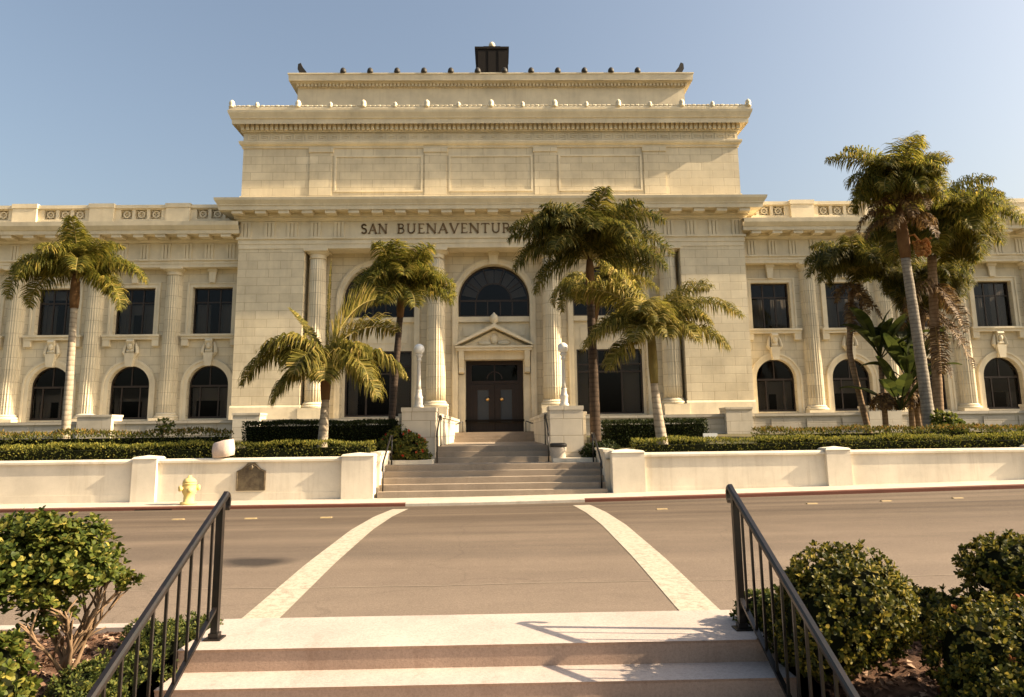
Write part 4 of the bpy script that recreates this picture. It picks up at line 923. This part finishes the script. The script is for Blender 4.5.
palm('thin bent stemmed palm with drooping dark crown, nearest the centre block among the wing palms', [(15.0, 28, 1.1), (14.75, 28, 2.6), (14.45, 28, 4.6), (14.75, 28, 7.1)], (.12, .11), 'trunk_brown', (14.95, 28, 8.0),
     [(180, 50, 2.4, 135, dict(hang=1.1)), (190, 30, 2.1, 115, dict(hang=1.1)), (165, 62, 2.3, 120), (210, 55, 2.3, 130), (10, 55, 2.2, 120), (350, 35, 2.1, 110), (270, 55, 2.2, 125), (310, 50, 2.1, 125), (90, 60, 2.1, 110), (50, 68, 2.1, 95), (140, 74, 2.2, 90), (240, 74, 2.1, 95), (330, 76, 2.1, 85)],
     'dark_palm_leaf', 28, infill=(35, 80), nin=20, idroop=(120, 165), ll=.68, n=62, hang=1.0, plume=.7,
     dead=[(200, -20, 1.4, 60, (14.80, 28, 7.5)), (270, -30, 1.8, 50, (14.80, 28, 7.3)), (330, -30, 1.7, 50, (14.75, 28, 7.1)), (20, -20, 1.3, 60, (14.80, 28, 7.4)), (240, -45, 1.9, 30, (14.70, 28, 6.8))])
palm('wide palm with great arching golden crown and hanging dead fronds, next to the tallest palm', [(15.6, 24.5, 1.0), (15.75, 24.5, 4), (16.0, 24.5, 7.7)], (.17, .15), 'trunk_brown', (16.1, 24.5, 8.6),
     [(0, 62, 4.0, 118, dict(hang=1.1)), (-8, 48, 3.8, 105, dict(hang=1.1)), (12, 70, 3.3, 112), (350, 30, 2.7, 95, dict(hang=1.1)), (30, 76, 3.0, 90), (178, 64, 2.4, 110), (160, 76, 2.7, 85), (60, 82, 2.9, 60), (100, 72, 2.6, 85), (270, 62, 2.5, 115), (300, 58, 2.8, 118, dict(hang=1.0)), (320, 70, 2.9, 108), (240, 62, 2.3, 115), (200, 40, 2.0, 110), (340, 78, 3.1, 92), (285, 30, 2.2, 105), (15, 35, 2.4, 110)],
     'queen_leaf', 29, infill=(0, 65), nin=34, idroop=(100, 130), ll=.85, n=72, hang=1.0, plume=.7,
     dead=[(200, -20, 2.2, 60, (15.95, 24.5, 6.9)), (270, -35, 2.6, 45, (15.95, 24.5, 6.7)), (330, -55, 1.7, 28, (16.0, 24.5, 6.6)), (20, -45, 1.4, 40, (16.05, 24.5, 6.8)), (300, -50, 2.4, 30, (15.9, 24.5, 5.6)), (240, -55, 2.2, 25, (15.85, 24.5, 5.3))])
palm('lower palm with brownish hanging crown, beneath the wide palm and behind the tallest palm', [(16.7, 27.5, 1.1), (16.9, 27.5, 3.5), (17.3, 27.5, 6.2)], (.14, .13), 'trunk_brown', (17.4, 27.5, 7.1),
     [(0, 62, 2.4, 135, dict(hang=1.1)), (350, 45, 2.2, 125, dict(hang=1.1)), (180, 60, 2.0, 130), (200, 40, 1.9, 125), (270, 58, 2.3, 130), (310, 50, 2.3, 135), (240, 52, 2.2, 130), (90, 65, 2.0, 110), (45, 65, 2.1, 115), (135, 70, 2.0, 110), (330, 70, 2.4, 130), (20, 75, 2.2, 110)],
     'dark_palm_leaf', 30, infill=(15, 70), nin=22, idroop=(115, 155), ll=.75, n=64, hang=1.1, plume=.7,
     dead=[(200, -20, 1.9, 60, (17.3, 27.5, 6.6)), (270, -35, 2.5, 45, (17.2, 27.5, 6.4)), (330, -30, 2.2, 50, (17.3, 27.5, 6.4)), (300, -50, 2.3, 30, (17.1, 27.5, 5.4)), (20, -35, 1.6, 50, (17.3, 27.5, 6.3))])
# giant bird of paradise clump between the wing palms
t = thing('paddle_leaf_plant', 'clump of tall upright paddle leaves among the palms by the wing', 'plant', (15.1, 27, 1.1))
m = MB(); rp = random.Random(8)
stems = [((15.1, 27, 1.2), (15.15, 27, 4.3)), ((15.9, 26.6, 1.2), (15.95, 26.6, 3.3)), ((16.4, 27, 1.2), (16.35, 27, 3.7))]
for a, b in stems: m.tube([a, b], [.11, .09], 8)
m.build('stem', M['trunk_brown'], t, True)
m = MB()
def paddle(o, az, e0, stalk, L, W, droop):
    az = R(az); pts = [Vector(o)]; N = 12
    for i in range(N):
        tt = (i + .5) / N; e = R(e0 - droop * tt ** 2); d = Vector((math.cos(e) * math.cos(az), math.cos(e) * math.sin(az), math.sin(e))); pts.append(pts[-1] + d * ((stalk + L) / N))
    m.tube(pts[:8], .025, 5)
    S = Vector((-math.sin(az), math.cos(az), 0)); k0 = int(N * stalk / (stalk + L)); prev = None
    for i in range(k0, N + 1):
        u = (i - k0) / (N - k0); w = W * math.sin(math.pi * min(.98, u * .9 + .06)) ** .7
        up = Vector((0, 0, 1)) * w * .35; row = [tuple(pts[i] - S * w + up), tuple(pts[i]), tuple(pts[i] + S * w + up)]
        if prev: m.add(prev + row, [(0, 1, 4, 3), (1, 2, 5, 4)])
        prev = row
for o, k in (((15.15, 27, 4.2), 13), ((15.95, 26.6, 3.2), 12), ((16.35, 27, 3.6), 11), ((15.4, 26.4, 2.2), 8)):
    for i in range(k): paddle(o, i * 360 / k + rp.uniform(-25, 25), rp.uniform(35, 89), rp.uniform(.5, 1.0), rp.uniform(1.0, 1.7), rp.uniform(.2, .3), rp.uniform(20, 90))
m.build('foliage', M['paddle_leaf'], t)
m = MB()
for o in ((15.12, 27, 2.9), (15.95, 26.6, 2.9), (16.37, 27, 3.0)):
    for i in range(7): frond(m, o, i * 51 + rp.uniform(-20, 20), -30, .9, 55, .35, 22, 1.2, .5, rp, .03, 0, 0)
m.build('dead_fronds', M['dead_leaf'], t)

# ------------------------------------------------------------------ hedges and shrubs on the terrace
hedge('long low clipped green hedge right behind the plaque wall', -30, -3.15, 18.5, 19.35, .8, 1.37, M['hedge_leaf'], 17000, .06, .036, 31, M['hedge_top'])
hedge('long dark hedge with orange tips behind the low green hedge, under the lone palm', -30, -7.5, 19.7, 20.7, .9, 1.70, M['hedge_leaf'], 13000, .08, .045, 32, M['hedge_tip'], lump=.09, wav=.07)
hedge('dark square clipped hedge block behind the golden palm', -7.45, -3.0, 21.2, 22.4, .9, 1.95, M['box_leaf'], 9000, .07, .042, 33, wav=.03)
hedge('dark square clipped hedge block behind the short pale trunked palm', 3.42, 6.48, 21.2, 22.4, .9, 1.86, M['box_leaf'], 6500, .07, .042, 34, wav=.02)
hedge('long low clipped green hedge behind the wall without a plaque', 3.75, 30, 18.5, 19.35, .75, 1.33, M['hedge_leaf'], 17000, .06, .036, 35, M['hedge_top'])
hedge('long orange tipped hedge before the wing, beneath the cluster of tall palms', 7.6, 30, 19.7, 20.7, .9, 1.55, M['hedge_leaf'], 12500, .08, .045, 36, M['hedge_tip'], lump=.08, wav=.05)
def bush(name, label, cat, lobes, mats, seed, nl=7, L=.06, W=.03, dens=420, core=.78, lump=.08, extra=None, zmin=-9, group=None, flat=False, jit=.35, shell=(.82, 1.04)):
    rng = random.Random(seed); m = MB()
    for c, r in lobes:
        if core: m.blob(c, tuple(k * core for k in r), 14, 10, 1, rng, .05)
        area = 4 * math.pi * (r[0] * r[1] + r[1] * r[2] + r[0] * r[2]) / 3
        P_, N_ = ell(c, r, int(dens * area), rng, shell, zmin, lump)
        if flat: flat_leaves(m, P_, N_, rng, L, W, 0)
        else: rosettes(m, P_, N_, rng, nl, L, W, 0, jit=jit)
        if extra:
            P_, N_ = ell(c, tuple(k * 1.03 for k in r), int(extra[1] * area), rng, (.98, 1.03), zmin, lump); rosettes(m, P_, N_, rng, 5, extra[2], extra[3], 2)
    return m, [M[mats], M['core']] + ([M[extra[0]]] if extra else [])
m, ms = bush('', '', '', [((-2.6, 20.6, 1.15), (.62, .5, .55)), ((-2.25, 20.35, 1.0), (.42, .4, .45)), ((-3.0, 20.5, 1.0), (.4, .4, .4))], 'hedge_leaf', 41, 5, .10, .05, 160, extra=('red_flower', 9, .06, .05))
tag(m.build('flowering_bush', ms), 'loose green bush with a few red flowers beside the pedestal', 'bush')
m, ms = bush('', '', '', [((3.0, 20.4, .95), (.45, .35, .25)), ((3.3, 20.7, 1.0), (.35, .3, .25))], 'box_leaf', 42, 5, .09, .04, 170)
tag(m.build('low_shrub', ms), 'low dark shrub at the foot of the tall dark stemmed palm', 'bush')
m, ms = bush('', '', '', [((13.75, 21.3, 1.55), (.30, .3, .42)), ((14.0, 21.2, 1.45), (.28, .25, .26))], 'pitto_leaf', 43, 6, .13, .07, 90, core=.5, lump=.2)
tag(m.build('leafy_shrub', ms), 'small bright leafy shrub at the foot of the tallest palm', 'bush')
m = MB(); ry = random.Random(44)
for i in range(5): m.tube([(-9.2, 20.0, 1.4), (-9.2 + ry.uniform(-.1, .1), 20.0, 1.75), (-9.2 + ry.uniform(-.22, .22), 20 + ry.uniform(-.1, .1), 2.02)], [.012, .01, .006], 4, 1)
P_, N_ = ell((-9.2, 20.0, 1.86), (.24, .18, .2), 26, ry, (.3, 1)); rosettes(m, P_, N_, ry, 5, .10, .05)
tag(m.build('young_plant', [M['juniper'], M['branch']]), 'small young green plant poking above the orange tipped hedge', 'plant')

# ------------------------------------------------------------------ small things on the far side
t = thing('fire_hydrant', 'squat yellow fire hydrant on the pavement in front of the plaque wall', 'hydrant', (-7.24, 17.3, zside(-7.24)))
m = MB(); m.lathe([(.19, 0), (.19, .05), (.12, .07), (.115, .2), (.13, .24), (.155, .28), (.155, .42), (.145, .46), (.16, .47), (.16, .50)], 0, 0, 18); m.build('barrel', M['hydrant'], t, True, (0, 0, 0))
m = MB(); m.lathe([(.155, .50), (.15, .55), (.11, .60), (.05, .625), (.04, .67), (.001, .675)], 0, 0, 18); m.build('bonnet', M['hydrant'], t, True, (0, 0, 0))
for az, z in ((-60, .34), (40, .38), (220, .38)):
    m = MB(); c_, s_ = math.cos(R(az)), math.sin(R(az)); m.tube([(c_ * .12, s_ * .12, z), (c_ * .185, s_ * .185, z), (c_ * .19, s_ * .19, z), (c_ * .235, s_ * .235, z)], [.06, .06, .07, .065], 10); m.build('outlet_cap', M['hydrant'], t, True, (0, 0, 0))
t = thing('bronze_plaque', 'dark bronze plaque with stepped crest fixed on the cream wall', 'plaque', (-6.05, 18.085, .2))
m = MB(); m.prism([(-.36, 0), (.36, 0), (.36, .48), (.24, .53), (.14, .62), (.09, .68), (-.09, .68), (-.14, .62), (-.24, .53), (-.36, .48)], -.03, .012); m.build('plate', M['bronze'], t, False, (0, 0, 0))
m = MB(); m.tube([(-.34, -.034, .02), (.34, -.034, .02), (.34, -.034, .46), (.22, -.034, .51), (.12, -.034, .6), (0, -.034, .65), (-.12, -.034, .6), (-.22, -.034, .51), (-.34, -.034, .46), (-.34, -.034, .02)], .012, 6); m.blob((0, -.04, .57), (.055, .025, .065), 10, 6); m.build('raised_border', M['bronze'], t, False, (0, 0, 0))
m = MB(); rk = random.Random(5)
v = []
for i, (z, w, d) in enumerate(((-.20, .22, .13), (-.18, .25, .16), (-.02, .255, .18), (.17, .23, .17), (.20, .20, .14))):
    for k in range(14):
        a = 2 * math.pi * k / 14; cx_, sx_ = math.cos(a), math.sin(a); sq = (abs(cx_) ** 4 + abs(sx_) ** 4) ** -.25
        v.append((w * sq * cx_ * (1 + rk.uniform(-.04, .04)), d * sq * sx_, z + .05 * cx_ * (1 if z > 0 else .6) + rk.uniform(-.012, .012)))
m.add(v, [(j * 14 + k, j * 14 + (k + 1) % 14, (j + 1) * 14 + (k + 1) % 14, (j + 1) * 14 + k) for j in range(4) for k in range(14)] + [tuple(range(13, -1, -1)), tuple(56 + k for k in range(14))])
tag(m.build('canvas_sack', M['sack'], None, True, (-6.82, 18.2, 1.17 + .06)), 'pale lumpy tilted sack lying on top of the plaque wall', 'sack')
t = thing('trash_can', 'round pale trash can with dark rim beside the stair pedestal', 'trash can', (1.86, 20.15, .71))
m = MB(); m.lathe([(.19, 0), (.20, .02), (.225, .38), (.225, .42)], 0, 0, 20); m.build('bin_body', M['can'], t, True, (0, 0, 0))
m = MB(); m.lathe([(.235, .42), (.25, .43), (.25, .50), (.20, .53), (.17, .50), (.16, .44)], 0, 0, 20, cap=False); m.lathe([(.001, .46), (.19, .46)], 0, 0, 20, cap=False); m.build('bin_rim', M['dark_metal'], t, True, (0, 0, 0))
t = thing('lawn_sign', 'small white board sign standing in the low hedge by the hedge block', 'sign', (6.05, 19.6, 1.1))
m = MB(); m.box(-.2, .2, -.012, .012, .18, .36); m.build('board', M['sign'], t, False, (0, 0, 0))
m = MB(); m.box(-.15, -.12, .013, .03, -.2, .3); m.box(.12, .15, .013, .03, -.2, .3); m.build('stakes', M['dark_metal'], t, False, (0, 0, 0))
m = MB(); m.box(-.42, .42, -.05, .08, 0, .075); tag(m.build('storm_drain', M['interior'], None, False, (-7.75, 16.69, zside(-7.75) - .115)), 'dark storm drain slot in the red kerb near the hydrant', 'drain')

# ------------------------------------------------------------------ foreground railings
def railing(label, s):
    X = s * (1.91 if s < 0 else 1.93); t = thing('stair_railing', label, 'railing', (X, 5.39, .12), 'black railings of the near steps')
    sl = .512; ztop = lambda y: 1.13 + (y - 5.48) * sl; zbt = lambda y: .335 + (y - 5.37) * sl
    m = MB(); m.box(X - .024, X + .024, 5.365, 5.413, .13, ztop(5.39) - .01); m.build('post', M['iron'], t)
    m = MB(); m.box(X - .06, X + .06, 5.33, 5.45, .118, .132); m.box(X - .035, X + .035, 5.354, 5.424, .132, .165)
    m.build('base_plate', M['iron'], t)
    m = MB(); ya = 2.7; hw = .023
    prof = [(-hw, -.018), (hw, -.018), (hw, .006), (hw * .6, .022), (-hw * .6, .022), (-hw, .006)]
    path = [(ya, ztop(ya)), (5.44, ztop(5.44)), (5.475, ztop(5.475) + .006), (5.505, ztop(5.475) - .005), (5.52, ztop(5.475) - .035), (5.515, ztop(5.475) - .085), (5.50, ztop(5.475) - .105)]
    v = []
    for i, (y, z) in enumerate(path):
        a = path[max(i - 1, 0)]; b = path[min(i + 1, len(path) - 1)]; ty, tz = b[0] - a[0], b[1] - a[1]; L_ = math.hypot(ty, tz); ny, nz = -tz / L_, ty / L_
        v += [(X + px, y + ny * pz, z + nz * pz) for px, pz in prof]
    k = len(prof); m.add(v, [(j * k + i, j * k + (i + 1) % k, (j + 1) * k + (i + 1) % k, (j + 1) * k + i) for j in range(len(path) - 1) for i in range(k)] + [tuple(range(k - 1, -1, -1)), tuple((len(path) - 1) * k + i for i in range(k))]); m.build('handrail', M['iron'], t)
    m = MB(); m.prism_yz([(ya, zbt(ya) - .012), (5.363, zbt(5.363) - .012), (5.363, zbt(5.363) + .012), (ya, zbt(ya) + .012)], X - .016, X + .016); m.build('bottom_rail', M['iron'], t)
    y = 5.25
    while y > 2.75:
        m = MB(); m.box(X - .008, X + .008, y - .008, y + .008, zbt(y) + .006, ztop(y) - .012); m.build('baluster', M['iron'], t); y -= .165
railing('black iron railing beside the open branched shrub, on the hydrant side', -1)
railing('black iron railing beside the large rounded bush', 1)

# ------------------------------------------------------------------ foreground shrubs
# open branched shrub
t = thing('branched_shrub', 'open shrub with bare twisting stems under a flat yellow green crown', 'shrub', (-2.72, 5.0, .02))
rb = random.Random(17); m = MB(); tips = []
base = Vector((-2.74, 5.0, -.02))
for i in range(11):
    a = R(i * 33 + rb.uniform(-14, 14)); el_ = R(rb.uniform(38, 70)); L_ = rb.uniform(.34, .52); p = base + Vector((rb.uniform(-.05, .05), rb.uniform(-.04, .04), rb.uniform(0, .12)))
    pts = [p]; d = Vector((math.cos(a) * math.cos(el_), .85 * math.sin(a) * math.cos(el_), math.sin(el_)))
    for k in range(6):
        d = (d + Vector((rb.uniform(-.25, .25), rb.uniform(-.25, .25), rb.uniform(-.12, .20)))).normalized(); pts.append(pts[-1] + d * L_ / 4.4)
    m.tube(pts, [.021, .016, .012, .010, .008, .006, .004], 6)
    for k in (2, 3, 4, 5):
        for q in range(2):
            d2 = (d + Vector((rb.uniform(-1, 1), rb.uniform(-1, 1), rb.uniform(.0, .8)))).normalized(); e = pts[k] + d2 * rb.uniform(.10, .20); m.tube([pts[k], pts[k].lerp(e, .5) + Vector((0, 0, .012)), e], [.009, .007, .004], 5)
m.build('stems', M['branch'], t, True)
m = MB()
for c, r, n in (((-2.99, 5.0, .77), (.38, .40, .25), 780), ((-2.68, 4.97, .75), (.24, .28, .19), 270), ((-3.2, 4.95, .72), (.30, .32, .27), 380), ((-2.36, 5.0, .60), (.07, .07, .07), 18), ((-2.88, 4.9, .98), (.20, .18, .09), 90), ((-2.98, 4.98, .56), (.36, .34, .16), 240), ((-2.86, 5.0, .40), (.20, .2, .16), 60), ((-2.52, 4.98, .66), (.17, .2, .15), 90), ((-3.1, 4.95, 1.0), (.16, .15, .08), 40), ((-2.66, 5.0, .95), (.14, .14, .08), 35)):
    P_, N_ = ell(c, r, n, rb, (.35, 1.05), lump=.22); N_ = [(a * .8, b * .8, abs(c_) * .9 + .45) for a, b, c_ in N_]
    rosettes(m, P_, N_, rb, 6, .052, .026, 0, (.4, 1.3), .4)
m.build('foliage', M['pitto_leaf'], t)
m, ms = bush('', '', '', [((-2.54, 3.95, .26), (.20, .22, .28)), ((-2.38, 3.85, .05), (.20, .2, .2)), ((-2.85, 3.9, .2), (.25, .25, .33))], 'pitto_leaf', 52, 7, .05, .024, 420, zmin=-.3)
tag(m.build('shrub', ms), 'yellow green shrub below the open branched shrub, at the frame edge', 'shrub')
lob = []; rj = random.Random(9)
for i in range(26):
    y = rj.uniform(3.7, 5.8); lob.append(((-2.18 - rj.uniform(0, .38), y, bz(-2.3, y) + .06), (rj.uniform(.13, .22), rj.uniform(.13, .22), rj.uniform(.08, .17))))
m, ms = bush('', '', '', lob, 'juniper', 53, 6, .035, .012, 620, core=.75, lump=.15, jit=.6)
tag(m.build('ground_cover', ms), 'low feathery green ground cover creeping under the railing', 'ground cover', kind='stuff')
# right-hand bushes
m, ms = bush('', '', '', [((2.44, 4.80, .43), (.38, .44, .35)), ((2.18, 4.65, .32), (.24, .3, .32)), ((2.62, 4.88, .38), (.24, .34, .28)), ((2.34, 4.98, .18), (.36, .38, .28))], 'pitto_dark', 54, 7, .041, .020, 480, zmin=.06, lump=.07)
tag(m.build('rounded_bush', ms), 'large rounded dark glossy bush hard against the black railing', 'bush')
t = thing('clipped_bush', 'round clipped dark bush on short bare stems at the road edge', 'bush', (3.95, 5.35, 0))
m, ms = bush('', '', '', [((4.0, 5.35, .50), (.36, .36, .25)), ((4.32, 5.4, .48), (.3, .3, .25))], 'pitto_dark', 55, 7, .045, .022, 480, lump=.06); m.build('foliage', ms, t)
m = MB()
for i in range(6): m.tube([(3.95 + .03 * i, 5.35, 0), (3.9 + .08 * i - .12, 5.33 + .02 * i, .2), (3.8 + .09 * i, 5.3 + .03 * i, .42)], [.016, .012, .008], 6)
m.build('stems', M['branch'], t, True)
m, ms = bush('', '', '', [((3.06, 4.34, .20), (.34, .32, .30)), ((3.38, 4.38, .22), (.40, .4, .31)), ((2.92, 4.15, .04), (.24, .25, .26)), ((3.2, 3.98, .0), (.40, .34, .33))], 'pitto_dark', 56, 7, .040, .020, 500, zmin=-.4, lump=.07, extra=('red_leaf', 5, .04, .02))
tag(m.build('leafy_bush', ms), 'low dark spreading bush with a few reddish leaves, in front of the clipped bush', 'bush')
m, ms = bush('', '', '', [((3.2, 5.6, .16), (.45, .25, .18)), ((3.6, 5.62, .14), (.4, .22, .16))], 'pitto_dark', 57, 7, .05, .024, 380, lump=.06)
tag(m.build('low_hedge_bush', ms), 'low dark bush along the road edge between the rounded and clipped bushes', 'bush')
m, ms = bush('', '', '', [((2.12, 5.55, .18), (.16, .18, .16)), ((2.25, 5.35, .18), (.2, .2, .2))], 'juniper', 58, 7, .05, .022, 480)
tag(m.build('small_shrub', ms), 'small bright green shrub at the foot of the railing post by the rounded bush', 'shrub')
